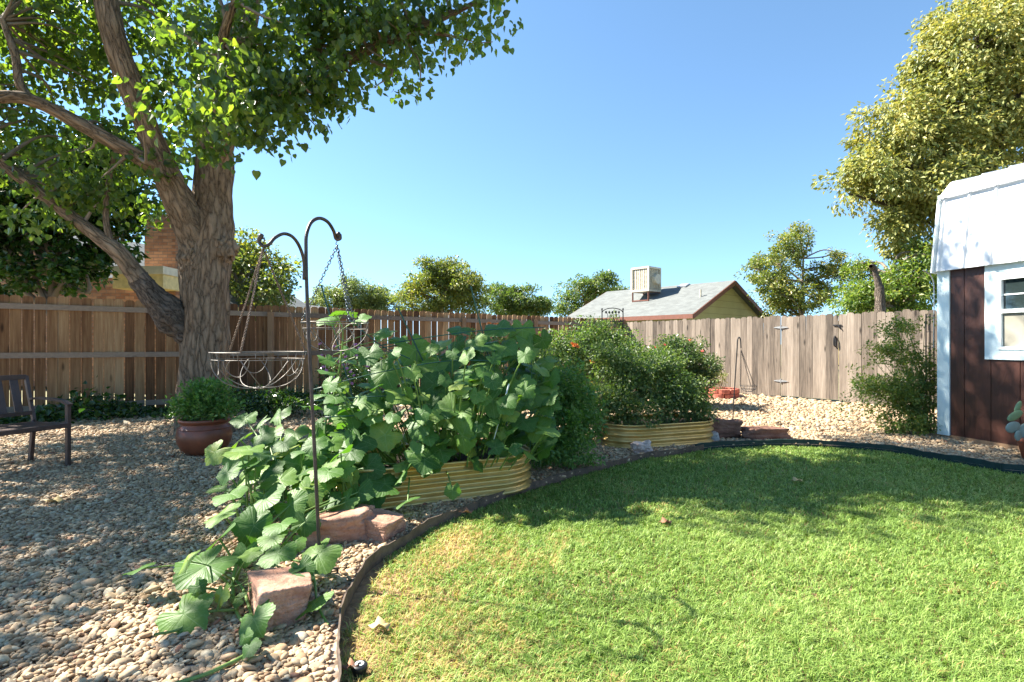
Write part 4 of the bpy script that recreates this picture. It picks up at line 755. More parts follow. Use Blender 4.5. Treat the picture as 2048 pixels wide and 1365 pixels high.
# ------------------------------------------------------------ double shepherd hook and hanging baskets
D = 2.87; base = G(641, 1156)
SH_ = thing('shepherd_hook', 'tall double shepherd hook holding two wire baskets in the foreground', 'plant hook', base)
def PH(px, py, Y=D): return P(px, py, Y)
mb = MB(); pole = [PH(641, 1156), PH(632, 960), PH(624, 800), PH(617, 660), PH(613, 560), PH(612, 500)]
arm = [PH(612, 500), PH(613, 470, 2.88), PH(622, 446, 2.92), PH(638, 437, 2.97), PH(655, 444, 3.03), PH(667, 462, 3.10), PH(672, 478, 3.13), PH(680, 478, 3.13), PH(680, 469, 3.13)]
p = smooth_path(pole+arm[1:], 6); tube(mb, p, .0095, 10); V, Fc = blob_mesh(PH(677, 470, 3.13), (.014, .014, .019), 2, 0); mb.add(V, Fc); mb.build('pole', M['bronze_metal'], SH_, smooth=True)
mb = MB(); arm2 = [PH(608, 560, 2.85), PH(608, 525, 2.85), PH(600, 496, 2.82), PH(586, 475, 2.76), PH(568, 468, 2.71), PH(550, 476, 2.66), PH(537, 490, 2.62), PH(525, 492, 2.60), PH(518, 483, 2.60), PH(522, 473, 2.60), PH(527, 471, 2.60)]
p = smooth_path(arm2, 6); tube(mb, p, np.concatenate([np.full(len(p)-14, .0085), np.linspace(.0085, .013, 8), np.linspace(.013, .005, 6)]), 10); mb.build('arm', M['bronze_metal'], SH_, smooth=True)
mb = MB(); q = base.copy(); tube(mb, [q+np.array([-.09, 0, .05]), q+np.array([.09, 0, .05])], .007, 8); tube(mb, [q+np.array([.09, 0, .05]), q+np.array([.09, 0, -.05])], .006, 8); tube(mb, [q+np.array([-.09, 0, .05]), q+np.array([-.09, 0, -.05])], .006, 8); mb.build('ground_prong', M['bronze_metal'], SH_)
def chain(mb, a, b, n, r=.0022, w_=.008):
    a = np.array(a); b = np.array(b); d = (b-a)/n; u = unit(np.cross(d, [0, 1, .1])); v = unit(np.cross(d, u))
    for i in range(n):
        s = u if i % 2 else v; c = a+d*(i+.5); L = np.linalg.norm(d)*.68
        ring = [c+unit(d)*math.cos(t_)*L+s*math.sin(t_)*w_ for t_ in np.linspace(0, 2*math.pi, 11)]; tube(mb, ring, r, 5, cap=False)
def basket(label, px, rim_py, bot_py, apex, Y, diam, rot, brown, amat):
    c = P(px, rim_py, Y); R = diam/2; dz = (bot_py-rim_py)*Y/F; b = thing('hanging_basket', label, 'hanging basket', c, None)
    mb = MB(); circ = lambda r, z, n=41: [c+np.array([math.cos(t_)*r, math.sin(t_)*r, z]) for t_ in np.linspace(0, 2*math.pi, n)]
    for z, r_, w_ in ((0, R, .0027), (-.034, R*.96, .0019)): tube(mb, circ(r_, z), w_, 6, cap=False)
    for k in range(12): a = 2*math.pi*k/12; d = np.array([math.cos(a), math.sin(a), 0]); tube(mb, [c+d*R, c+d*R*.96-np.array([0, 0, .034])], .0015, 4, cap=False)
    mb.build('rim', M[amat], b, smooth=True)
    mb = MB()
    for k in range(5):
        a = rot+math.pi*k/2.5
        for sg in (-1, 1):                                       # curved petals: each wire leaves the rim and sweeps to the bottom
            pts = []
            for t_ in np.linspace(0, 1, 12):
                ph = a+sg*(1-t_)**1.3*.52; rr = R*(.96*math.cos(t_*math.pi/2)**.75+.10*t_); z = -.034-(dz-.034)*math.sin(t_*math.pi/2)**1.15; pts.append(c+np.array([math.cos(ph)*rr, math.sin(ph)*rr, z]))
            tube(mb, pts, .0021, 6, cap=False)
        pts = [];
        for t_ in np.linspace(0, math.pi, 12): ph = a+.628+math.cos(t_)*.30; z = -.034-.075*math.sin(t_)*dz/.17; rr = R*.96*math.sqrt(max(.05, 1-(.075*math.sin(t_)*dz/.17/dz)**2)); pts.append(c+np.array([math.cos(ph)*rr, math.sin(ph)*rr, z]))
        tube(mb, pts, .0018, 6, cap=False)
    tube(mb, circ(R*.14, -dz), .003, 6, cap=False); mb.build('bowl', M[amat], b, smooth=True)
    ap = np.array(apex)
    for k in range(3):
        a = rot+.35+2*math.pi*k/3; e = c+np.array([math.cos(a)*R, math.sin(a)*R, 0]); mb = MB(); L = np.linalg.norm(e-ap)
        if brown:
            n = 120; pts = []; pr = unit(np.cross(e-ap, [0, 1, 0])); qr = unit(np.cross(e-ap, pr))
            for ph0 in (0, math.pi):
                pts = [ap+(e-ap)*t_+(pr*math.cos(t_*L*210+ph0)+qr*math.sin(t_*L*210+ph0))*.0036 for t_ in np.linspace(0, 1, n)]; tube(mb, pts, np.array([.0025*(1+.45*math.sin(i*.9+ph0)) for i in range(n)]), 5, cap=False)
        else: chain(mb, ap, e, int(L/.019))
        mb.build('chain', M['chain_brown' if brown else 'chain'], b, smooth=True)
    mb = MB(); q = ap; tube(mb, smooth_path([q+np.array([-.006, 0, .045]), q+np.array([.004, 0, .05]), q+np.array([.002, 0, .03]), q+np.array([-.006, 0, .015]), q+np.array([0, 0, -.004]), q+np.array([.007, 0, .008])], 5), .0025, 6, cap=False); mb.build('hanger', M['black_metal'], b)
    return b
basket('empty wire basket on brown twisted chains, the lower of the two on the hook', 519, 705, 776, P(527, 497, 2.60), 2.60, .425, .25, True, 'wire')
basket('empty wire basket on thin steel chains, the higher of the two on the hook', 671, 646, 702, P(674, 492, 3.13), 3.13, .375, .9, False, 'wire')
# far single hook
fb = G(1465, 850); fh = thing('shepherd_hook', 'single black shepherd hook stuck in the pebbles near the gate', 'plant hook', fb)
mb = MB(); p = smooth_path([P(1465, 850, 8.2), P(1470, 760, 8.2), P(1474, 700, 8.2), P(1475, 682, 8.2), P(1478, 675, 8.2), P(1481, 681, 8.2), P(1482, 697, 8.2)], 6); tube(mb, p, .009, 8); mb.build('pole', M['black_metal'], fh, smooth=True)
fc = P(1494, 777, 9.0); bb = thing('hanging_basket', 'dark wire basket on long chains hanging low beside the red brick ring', 'hanging basket', fc)
bc = P(1497, 772, 8.25); mb = MB(); 
for z, r_ in ((0, .12), (-.05, .10), (-.09, .04)): tube(mb, [bc+np.array([math.cos(t_)*r_, math.sin(t_)*r_, z]) for t_ in np.linspace(0, 6.283, 25)], .003, 5, cap=False)
for k in range(10): a = k*.628; d = np.array([math.cos(a), math.sin(a), 0]); tube(mb, smooth_path([bc+d*.12, bc+d*.10-np.array([0, 0, .05]), bc+d*.04-np.array([0, 0, .09])], 4), .0025, 4, cap=False)
mb.build('bowl', M['black_metal'], bb)
for k in range(3):
    a = .4+2.094*k; mb = MB(); chain(mb, P(1482, 700, 8.2), bc+np.array([math.cos(a)*.12, math.sin(a)*.12, 0]), 26, .0022, .007); mb.build('chain', M['black_metal'], bb)

# ------------------------------------------------------------ pots, rocks, bricks
pc = G(388, 916)+np.array([0, .2, 0]); pot = thing('flower_pot', 'round brown glazed pot full of leafy herbs at the foot of the big tree', 'pot', pc)
mb = MB(); lathe(mb, pc, [(0, .002), (.15, 0), (.17, .01), (.235, .07), (.272, .15), (.282, .22), (.265, .29), (.235, .335), (.228, .35), (.25, .365), (.262, .385), (.258, .402), (.235, .405), (.22, .36), (0, .355)], 48); mb.build('body', M['pot_brown'], pot, smooth=True)
mb = MB(); lathe(mb, pc, [(.262, .295), (.272, .302), (.262, .309)], 48); mb.build('band', M['pot_brown'], pot, smooth=True)
x, y = pc[:2]
plant('herb_plant', 'bushy light green herb growing in the brown pot by the trunk', 'plant', (x, y, .36), [(x, y, .56, .34, .30, .16), (x-.18, y, .50, .20, .2, .13), (x+.2, y, .50, .22, .2, .13), (x+.02, y, .70, .26, .22, .10)], 'leaf_herb', 41, 170, 26, .085, .046, stems=60, shell=.2, sr=.004, droop=-.4, base_r=.1)
def rock(label, px, py, wd, dp, h, mat, seed, yaw=0, flat=.35, sub=5, tilt=0, z0=-.02, amp=.13):
    """a block cut by jittered planes (flat = how boxy), worn and layered by noise"""
    c = G(px, py); V, Fc = ico(sub if sub < 5 else 6 if wd < .3 and py > 1000 else 5); rg = np.random.default_rng(seed*7+1)
    N0 = [np.array(v, float) for v in ((1, 0, 0), (-1, 0, 0), (0, 1, 0), (0, -1, 0), (0, 0, 1), (0, 0, -1))]; pl = [(unit(n+rg.normal(size=3)*.09), 1.) for n in N0]
    for _ in range(int(22-9*min(flat, 1.2))): n = unit(rg.normal(size=3)); pl.append((n, 1.06+.30*min(flat, 1.2)+.18*rg.random()))
    PN = np.array([p[0] for p in pl]); PD = np.array([p[1] for p in pl]); q = V@PN.T; q = np.where(q > .02, PD/np.maximum(q, .02), 99); k_ = 26.
    r = -np.log(np.exp(-k_*np.minimum(q, 4)).sum(1))/k_; out = []
    dims = np.array([wd/2, dp/2, h/2])
    for v, rr in zip(V, r):
        u = v*rr; n1 = mnoise.noise(Vector(u)*1.3+Vector((seed*5.3, 0, 0))); n2 = mnoise.noise(Vector(u)*4+Vector((0, seed*2.1, 0))); n3 = mnoise.noise(Vector(u)*11); st_ = mnoise.noise(Vector((u[0]*1.2, u[1]*1.2, u[2]*7+seed)))
        u = u*(1+amp*.9*n1+amp*.35*n2+.018*n3+.03*st_*(1-abs(u[2])/1.3)); out.append(u*dims)
    V = np.array(out); ca, sa = math.cos(yaw), math.sin(yaw); V = np.stack([V[:, 0]*ca-V[:, 1]*sa, V[:, 0]*sa+V[:, 1]*ca, V[:, 2]+V[:, 0]*tilt], 1)
    V += c+np.array([0, dp/2, h/2+z0]); mb = MB(); mb.add(V, Fc); return tag(mb.build('rock', mat, None, smooth=True), label, 'rock')
rock('squared red sandstone block lying in front under the squash runner', 528, 1262, .23, .34, .18, M['sandstone'], 1, yaw=.45, flat=1.2, amp=.08)
rock('wide flat-topped sandstone boulder behind the hook pole', 660, 1092, .42, .30, .19, M['sandstone'], 2, yaw=.1, flat=.8, tilt=.08, amp=.2)
rock('smaller sandstone block touching the right side of the wide boulder', 745, 1085, .27, .24, .15, M['sandstone'], 3, yaw=-.25, flat=1.0, amp=.12)
rock('small white rock on the edging in front of the far raised bed', 1286, 909, .20, .16, .14, M['rock_pale'], 4, flat=.4, amp=.35)
rock('grey rounded rock at the right end of the far raised bed', 1421, 885, .23, .15, .13, M['rock_grey'], 5, flat=.8, amp=.15)
rock('dark red-brown boulder behind the grey rock by the far bed', 1440, 880, .52, .35, .26, M['rock_brown'], 6, flat=.3, amp=.25)
rock('long low dark brown rock lying alone beside the green edging', 1538, 882, .56, .28, .17, M['rock_brown'], 7, flat=.7, amp=.15)
rock('flat pale stone on the gravel under the trellis rose', 1745, 806, .38, .3, .05, M['rock_grey'], 9, flat=1., amp=.1, sub=3)
sc = G(660, 1027)+np.array([0, .2, 0]); mb = MB(); lathe(mb, sc, [(0, .012), (.16, .01), (.165, 0), (.20, .0), (.215, .05), (.222, .055), (.225, .065), (.215, .068), (.205, .06), (.19, .02), (0, .02)], 48); tag(mb.build('plant_saucer', M['terracotta'], None, smooth=True), 'terracotta saucer under the squash leaves beside the sandstone boulder', 'saucer')
mc = sc+np.array([-.02, 0, .16]); V, Fc = ico(4); V = V*np.array([.165, .14, .135])+mc; ml_ = thing('melon', 'dark green melon sitting in the terracotta saucer', 'melon', (mc[0], mc[1], mc[2]-.135)); mb = MB(); mb.add(V, Fc); mb.build('fruit', M['melon'], ml_, smooth=True); mb = MB(); tube(mb, smooth_path([mc+np.array([.15, 0, .03]), mc+np.array([.2, 0, .06]), mc+np.array([.24, .03, .02])], 4), .006, 6); mb.build('stalk', M['vine_stem'], ml_)
rc = np.array([4.78, 12.35]); first = None
for lay in range(2):
    for k in range(9):
        a = 2*math.pi*(k+.5*lay)/9; z = .002+lay*.108
        if first is None:
            mb = MB(); hw = .5*2*math.pi/9*.92
            for (r0, r1) in ((.27, .38),):
                ol = [(r0, -hw), (r0, -hw*.4), (r0-.0, 0), (r0, hw*.4), (r0, hw), (r1, hw), (r1+.012, hw*.5), (r1+.015, 0), (r1+.012, -hw*.5), (r1, -hw)]; n_ = len(ol)
                V = [(r*math.cos(t_)-.33, r*math.sin(t_), zz) for zz in (0, .10) for r, t_ in ol]; mb.add(V, [np.array([list(range(n_))]), np.array([[n_+i for i in range(n_)][::-1]]), np.array([(i, n_+i, n_+(i+1) % n_, (i+1) % n_) for i in range(n_)])])
            o = mb.build('edging_brick', M['brick_red'])
            bv = o.modifiers.new('bevel', 'BEVEL'); bv.width = .006; bv.segments = 1; first = o; tag(o, 'curved red brick of the low ring near the fence', 'brick', 'red bricks of the low ring')
        else: o = first.copy(); C.objects.link(o)
        o['label'] = 'curved red brick in the %s of the low ring near the fence' % ('upper course', 'lower course')[lay == 0]
        o.location = (rc[0]+.33*math.cos(a), rc[1]+.33*math.sin(a), z); o.rotation_euler = (0, 0, a)
# sprinkler
spc = G(719, 1330); spc[2] = -.045; sp = thing('sprinkler_head', 'black pop-up sprinkler head with a white ring in the dry corner of the lawn', 'sprinkler', spc)
mb = MB(); lathe(mb, spc, [(.026, 0), (.027, .028), (.031, .03), (.031, .044), (.028, .048), (.016, .049)], 28); mb.build('body', M['black_metal'], sp, smooth=True)
mb = MB(); lathe(mb, spc, [(.017, .0485), (.017, .051), (.009, .051), (.009, .0485)], 28); mb.build('ring', M['white_paint'], sp); mb = MB(); lathe(mb, spc, [(.0088, .047), (.0085, .050), (0, .0505)], 20); mb.build('cap', M['black_metal'], sp)
# fallen leaves
for (px, py, r, mat, lab, zz) in ((757, 1248, .045, 'dead_leaf', 'yellow fallen leaf on the dry lawn above the sprinkler', -.012), (931, 1030, .045, 'dead_brown', 'brown fallen leaf propped against the edging', .02), (1330, 1042, .04, 'dead_brown', 'brown fallen leaf in the middle of the lawn', -.01), (1593, 960, .045, 'dead_leaf', 'pale fallen leaf on the shaded back of the lawn', -.008), (700, 1335, .03, 'dead_brown', 'small brown fallen leaf between the edging and sprinkler', .0), (108, 1010, .06, 'dead_leaf', 'pale fallen leaf on the pebbles in the left foreground', .025)):
    c = G(px, py); c[2] = zz; mb = MB(); n_ = 14; V = [c]+[c+np.array([math.cos(2*math.pi*k/n_)*r*(1+.25*math.cos(3*k)), math.sin(2*math.pi*k/n_)*r*(.75+.2*math.sin(2*k)), .012*math.cos(k*1.7)+.4*r*abs(math.sin(2*math.pi*k/n_))]) for k in range(n_)]
    mb.add(V, np.array([(0, 1+k, 1+(k+1) % n_) for k in range(n_)])); o = mb.build('fallen_leaf', M[mat], None, smooth=True); tag(o, lab, 'leaf'); s_ = o.modifiers.new('t', 'SOLIDIFY'); s_.thickness = .001
# ------------------------------------------------------------ garden chair (far arm, seat and back in frame)
f_ = unit(np.array([.93, -.36, 0])); w_d = np.array([-f_[1]*-1, -f_[0], 0]); w_d = unit(np.array([-.36, -.93, 0]))
FR = G(136, 934); BR = FR-f_*.56; ch = thing('garden_chair', 'dark metal garden chair with slatted back at the left edge of the gravel', 'chair', FR)
Wc = .62; up = np.array([0, 0, 1.])
def bar(name, a, b, w1=.03, w2=.045, upv=(0, 0, 1)):
    mb = MB(); beam(mb, a, b, w1, w2, up=upv); o = mb.build(name, M['brown_plastic'], ch); bv = o.modifiers.new('b', 'BEVEL'); bv.width = .004; bv.segments = 2
for s in (0, Wc):
    o = w_d*s; bar('leg', FR+o, FR+o+up*.62, .035, .045, f_); bar('leg', BR+o-f_*.06, BR+o+up*.44, .035, .045, f_); bar('back_post', BR+o+up*.44, BR+o-f_*.14+up*.90, .03, .04, f_)
    mb = MB(); p = smooth_path([BR+o-f_*.06+up*.66, BR+o+f_*.1+up*.675, FR+o-f_*.12+up*.665, FR+o+f_*.03+up*.625], 5)
    for i in range(len(p)-1): beam(mb, p[i], p[i+1]+(p[i+1]-p[i])*.1, .05, .022)
    mb.build('armrest', M['brown_plastic'], ch); bar('side_rail', BR+o+up*.40, FR+o+up*.42, .03, .05)
bar('seat_rail', FR+up*.42, FR+w_d*Wc+up*.42, .05, .045); bar('back_rail', BR-f_*.14+up*.89, BR-f_*.14+w_d*Wc+up*.89, .03, .05); bar('back_rail', BR-f_*.02+up*.52, BR-f_*.02+w_d*Wc+up*.52, .03, .04)
mb = MB()
for k in range(7): a = BR+f_*(.03+k*.077)+w_d*.02+up*.425; beam(mb, a, a+w_d*(Wc-.04), .062, .014)
mb.build('seat', M['brown_plastic'], ch)
mb = MB()
for k in range(4): o = w_d*(.11+k*.135); beam(mb, BR+o-f_*.03+up*.52, BR+o-f_*.14+up*.88, .07, .01, up=f_)
mb.build('back_slats', M['brown_plastic'], ch)
#PLANTS
# ------------------------------------------------------------ garden plants
def W3(px, py, Y, rx, ry, rz): return ell(px, py, Y, rx, ry, rz)
plant('rose_bush', 'dense rounded rose bush with reddish tips in front of the grey fence', 'rose bush', (*P(1350, 686, 10.6)[:2], 0), [W3(1355, 730, 10.6, .72, .7, .48), W3(1355, 770, 10.5, .70, .65, .35), W3(1345, 702, 10.6, .50, .5, .28), W3(1395, 740, 10.5, .42, .5, .38), W3(1300, 730, 10.5, .4, .5, .4)], 'leaf_rose', 51, 460, 46, .13, .055, stems=34, stem_mat='stem_dry', shell=.35, flowers=[(1268, 700, 9.9, 'white'), (1275, 712, 9.9, 'white'), (1310, 695, 10.0, 'redpink'), (1405, 702, 10.1, 'redpink'), (1380, 680, 10.2, 'redpink'), (1330, 690, 10.0, 'redpink')], fsize=.035)
plant('tomato_plant', 'tangled tomato plant in the far bed, at its left end', 'tomato plant', (1.45, 6.8, .22), [(1.3, 6.75, .55, .32, .32, .30), (1.5, 6.9, .85, .36, .35, .35), (1.25, 6.95, 1.05, .28, .3, .22), (1.5, 6.5, .42, .34, .2, .16)], 'leaf_tomato', 52, 300, 30, .12, .045, stems=34, shell=.2)
plant('tomato_plant', 'tangled tomato plant filling the middle and right of the far bed', 'tomato plant', (2.0, 6.95, .22), [(1.95, 6.9, .62, .38, .35, .32), (2.25, 7.05, .55, .33, .34, .30), (1.9, 7.1, .95, .34, .3, .22), (2.3, 6.85, .38, .30, .25, .17)], 'leaf_tomato', 53, 330, 30, .12, .045, stems=40, shell=.2)
plant('tomato_plant', 'dark green leafy plant sprawling to the ground between the two raised beds', 'plant', (.55, 5.75, 0), [(.45, 5.45, .35, .30, .3, .28), (.55, 5.7, .70, .33, .35, .35), (.35, 5.6, .80, .28, .3, .2), (.62, 5.35, .16, .25, .25, .14), (.28, 5.2, .22, .2, .2, .2), (.75, 5.9, .45, .28, .3, .3)], 'leaf_herb', 54, 330, 40, .10, .045, stems=40, shell=.2)
plant('zinnia_plant', 'tall plant with orange flowers behind the top of the squash', 'flowering plant', (0.0, 6.6, 0), [(-.1, 6.5, .9, .5, .4, .45), (.35, 6.7, .85, .4, .4, .4), (-.15, 6.5, 1.3, .32, .3, .12)], 'leaf_tomato', 55, 150, 30, .10, .05, stems=40, flowers=[(978, 647, 6.4, 'orange'), (988, 651, 6.4, 'orange'), (997, 649, 6.4, 'orange'), (1006, 646, 6.4, 'orange'), (1031, 647, 6.4, 'orange'), (985, 655, 6.3, 'orange')], fsize=.035)
plant('marigold_plant', 'woody marigold with a few yellow-orange blooms left of the far bed', 'flowering plant', (1.0, 6.6, 0), [(.95, 6.5, .4, .22, .2, .28), (1.05, 6.6, .62, .20, .2, .2)], 'leaf_vine', 56, 60, 24, .08, .04, stems=30, stem_mat='stem_dry', sr=.007, flowers=[(1158, 773, 6.4, 'yellow'), (1183, 767, 6.4, 'yellow'), (1180, 822, 6.3, 'yellow'), (1138, 808, 6.3, 'yellow')], fsize=.035, shape='lance')
plant('flowering_shrub', 'loose shrub with orange blooms rising below the iron arch', 'flowering plant', (1.3, 9.0, 0), [(.9, 8.8, .85, .55, .5, .45), (1.5, 9.2, 1.0, .5, .5, .45), (1.35, 9.0, 1.35, .38, .4, .28), (.7, 8.7, 1.1, .45, .4, .3), (1.9, 9.3, 1.15, .35, .4, .35)], 'leaf_tomato', 57, 400, 34, .14, .055, stems=50, flowers=[(1150, 690, 8.4, 'orange'), (1146, 688, 8.4, 'orange'), (1155, 693, 8.4, 'orange'), (1185, 722, 8.3, 'orange')], fsize=.05)
plant('pink_salvia', 'airy pink-flowered plant in front of the cedar fence beyond the hook', 'flowering plant', (*P(705, 686, 7.4)[:2], 0), [W3(705, 770, 7.3, .42, .35, .35), W3(680, 800, 7.2, .3, .3, .25), W3(745, 740, 7.4, .35, .3, .25)], 'leaf_dark', 58, 130, 36, .10, .04, stems=80, stem_mat='stem', sr=.004, flowers=[(int(640+17*i % 160), int(688+(i*37) % 85), 7.0, 'pink') for i in range(46)], fsize=.028)
vr = plant('climbing_rose', 'straggling climbing rose arching out from the shed corner', 'rose bush', (*P(1845, 686, 7.6)[:2], 0), [W3(1800, 800, 7.5, .42, .35, .30), W3(1760, 775, 7.5, .45, .3, .14), W3(1840, 740, 7.6, .24, .25, .45), W3(1810, 850, 7.3, .40, .3, .15), W3(1780, 700, 7.6, .35, .25, .16), W3(1820, 655, 7.7, .30, .25, .14), W3(1850, 800, 7.5, .2, .2, .4)], 'leaf_vine', 59, 330, 36, .11, .042, stems=60, shell=.1, sr=.007)
mb = MB(); rg = np.random.default_rng(4); ml = MB()
for (px, py) in ((1690, 790), (1672, 820), (1735, 690), (1700, 740), (1750, 650), (1790, 632), (1725, 800), (1700, 830), (1740, 720), (1770, 670)):
    a = P(1845+rg.normal()*8, 780, 7.6); b = P(px, py, 7.35); m_ = (a+b)/2+np.array([0, 0, .22]); p = smooth_path([a, m_, b], 10); tube(mb, p, np.linspace(.006, .002, len(p)), 5, cap=False)
    pos = np.repeat(p[6:], 9, axis=0)+rg.normal(size=(len(p[6:])*9, 3))*.035; add_leaves(ml, pos, rg.normal(size=pos.shape)-np.array([0, 0, .3]), rg.normal(size=pos.shape)*.6+np.array([0, 0, .8]), .045*(.6+.6*rg.random(len(pos))), 'oval')
mb.build('canes', M['vine_stem'], vr, smooth=True); ml.build('cane_leaves', M['leaf_vine'], vr)
# low green growth at the foot of the cedar fence
rg = np.random.default_rng(9); mb = MB(); ln = np.linalg.norm(LFB-LFA)
n_ = 15000; u = rg.random(n_); q = LFA[None]+(LFB-LFA)[None]*u[:, None]+nL[None]*(np.abs(rg.normal(size=n_))*.42+.12)[:, None]; h = np.abs(rg.normal(size=n_))*.11*(1+.8*np.sin(u*60))+.02
pos = np.stack([q[:, 0], q[:, 1], h], 1); add_leaves(mb, pos, rg.normal(size=pos.shape), rg.normal(size=pos.shape)*.5+np.array([0, -.2, .9]), .075*(.5+.8*rg.random(n_)), 'heart')
tag(mb.build('ground_cover', M['leaf_dark']), 'low dark creeping leaves along the foot of the cedar fence', 'ground cover', kind='stuff')
plant('dark_bush', 'low dark bush at the cedar fence between the trunk and the hook', 'bush', (*P(540, 686, 9.0)[:2], 0), [W3(520, 800, 9.0, .55, .35, .16), W3(590, 800, 9.2, .5, .35, .16), W3(560, 815, 8.8, .6, .3, .12)], 'leaf_dark', 60, 120, 36, .12, .06, stems=20)
plant('dry_shrub', 'small dry tan shrub inside the red brick ring', 'shrub', (rc[0], rc[1], .1), [(rc[0]-.05, rc[1], .45, .2, .2, .2)], 'leaf_autumn', 61, 26, 20, .08, .04, stems=26, stem_mat='stem_dry', sr=.006)
# ------------------------------------------------------------ iron arch, green wire supports, stakes, shed trellis
at = P(1225, 686, 11.6); ar = thing('iron_trellis', 'narrow black iron arch trellis standing before the fence corner', 'trellis', (*at[:2], 0))
l_, r2 = P(1204, 686, 11.6), P(1246, 686, 11.6); ztop = P(0, 625, 11.6)[2]
for q in (l_, r2): mb = MB(); tube(mb, [(q[0], 11.6, -.05), (q[0], 11.6, ztop+.06)], .012, 7); V, Fc = blob_mesh((q[0], 11.6, ztop+.07), (.02, .02, .02), 2, 0); mb.add(V, Fc); mb.build('upright', M['black_metal'], ar)
mb = MB(); cx = (l_[0]+r2[0])/2; hw = (r2[0]-l_[0])/2
for z0_, rs in ((ztop-.02, 1.), (ztop-.20, .95)): tube(mb, [(cx+hw*math.cos(t_), 11.6, z0_+.11*rs*math.sin(t_)) for t_ in np.linspace(0, math.pi, 15)] if z0_ > ztop-.1 else [(cx-hw, 11.6, z0_), (cx+hw, 11.6, z0_)], .010, 6)
for k in range(5): t_ = (k-2)/2.6; tube(mb, smooth_path([(cx+hw*t_, 11.6, ztop-.2), (cx+hw*t_*.7+.02, 11.6, ztop-.08), (cx+hw*t_*.8, 11.6, ztop+.02)], 4), .006, 5); V, Fc = blob_mesh((cx+hw*t_*.8, 11.6, ztop+.0), (.022, .005, .03), 2, 0); mb.add(V, Fc)
for k in range(8): z = ztop-.4-k*.2; tube(mb, [(cx-hw, 11.6, z), (cx+hw, 11.6, z)], .006, 5)
for s in (-.33, .33): tube(mb, [(cx+hw*s, 11.6, .1), (cx+hw*s, 11.6, ztop-.2)], .005, 5)
mb.build('scrollwork', M['black_metal'], ar)
plant('trellis_vine', 'leafy vine climbing the iron arch', 'vine', (cx, 11.62, 0), [(cx+.05, 11.65, 1.5, .26, .12, .35), (cx+.1, 11.6, 1.1, .28, .2, .4), (cx-.05, 11.6, 1.8, .12, .08, .12)], 'leaf_mid', 62, 70, 26, .1, .06, stems=20)
gw = thing('wire_support', 'dark green wire plant support running through the squash leaves', 'plant support', (-.7, 4.6, 0))
for pts in ([(625, 780, 4.3), (760, 745, 4.4), (900, 722, 4.5), (1010, 724, 4.6)], [(700, 640, 4.5), (760, 690, 4.5), (820, 718, 4.5)], [(700, 702, 4.5), (850, 676, 4.6), (980, 660, 4.8), (1090, 655, 5.0)], [(620, 803, 4.3), (720, 795, 4.4), (820, 790, 4.4)], [(650, 835, 4.2), (740, 830, 4.3)], [(640, 700, 4.3), (720, 702, 4.4), (800, 690, 4.6)]):
    mb = MB(); tube(mb, smooth_path([P(*p) for p in pts], 6), .005, 6); mb.build('rod', M['green_wire'], gw, smooth=True)
mb = MB(); 
for px in (760, 830, 900, 985, 1060): tube(mb, [P(px, 930, 4.7), P(px+4, 700, 4.6)], .003, 5)
mb.build('upright', M['green_wire'], gw)
for (a, b, lab) in (((643, 572), (662, 640), 'dark green stake poking up right of the hook pole'), ((942, 575), (961, 650), 'dark green stake poking up before the large round tree'), ((797, 618), (812, 650), 'short dark stake leaning at the cedar fence top')):
    mb = MB(); pa, pb = P(*a, 4.9), P(*b, 4.9); d = pb-pa; pe = pb+d*(pb[2]-.1)/(-d[2]) if d[2] < 0 else pb; tube(mb, [pa, pe], .007, 7); tube(mb, [pa-d*.02, pa+d*.04], .010, 7); tag(mb.build('garden_stake', M['green_wire']), lab, 'garden stake')
mb = MB(); tube(mb, [P(1018, 768, 4.3), P(1006, 812, 4.28)], .006, 7); tube(mb, [P(1006, 812, 4.28), P(985, 890, 4.3)], .004, 7); tag(mb.build('plant_tie_stick', M['white_paint']), 'thin white stick standing among the squash leaves', 'stick')
tr = thing('wall_trellis', 'tall thin dark metal trellis with a curled top at the shed corner', 'trellis', (*P(1866, 686, 7.45)[:2], 0))
for px in (1852, 1860, 1868): mb = MB(); q = P(px, 686, 7.5); tube(mb, [(q[0], 7.5, 0), (q[0], 7.5, P(0, 628, 7.5)[2])], .008, 6); mb.build('upright', M['black_metal'], tr)
mb = MB(); 
for z in np.arange(.3, 1.7, .22): a = P(1852, 686, 7.5); b = P(1868, 686, 7.5); tube(mb, [(a[0], 7.5, z), (b[0], 7.5, z)], .005, 5)
tube(mb, smooth_path([P(1867, 700, 7.5), P(1868, 590, 7.5), P(1866, 562, 7.5), P(1858, 548, 7.5), P(1846, 541, 7.5)], 6), .007, 6); mb.build('crossbars', M['galv'], tr)
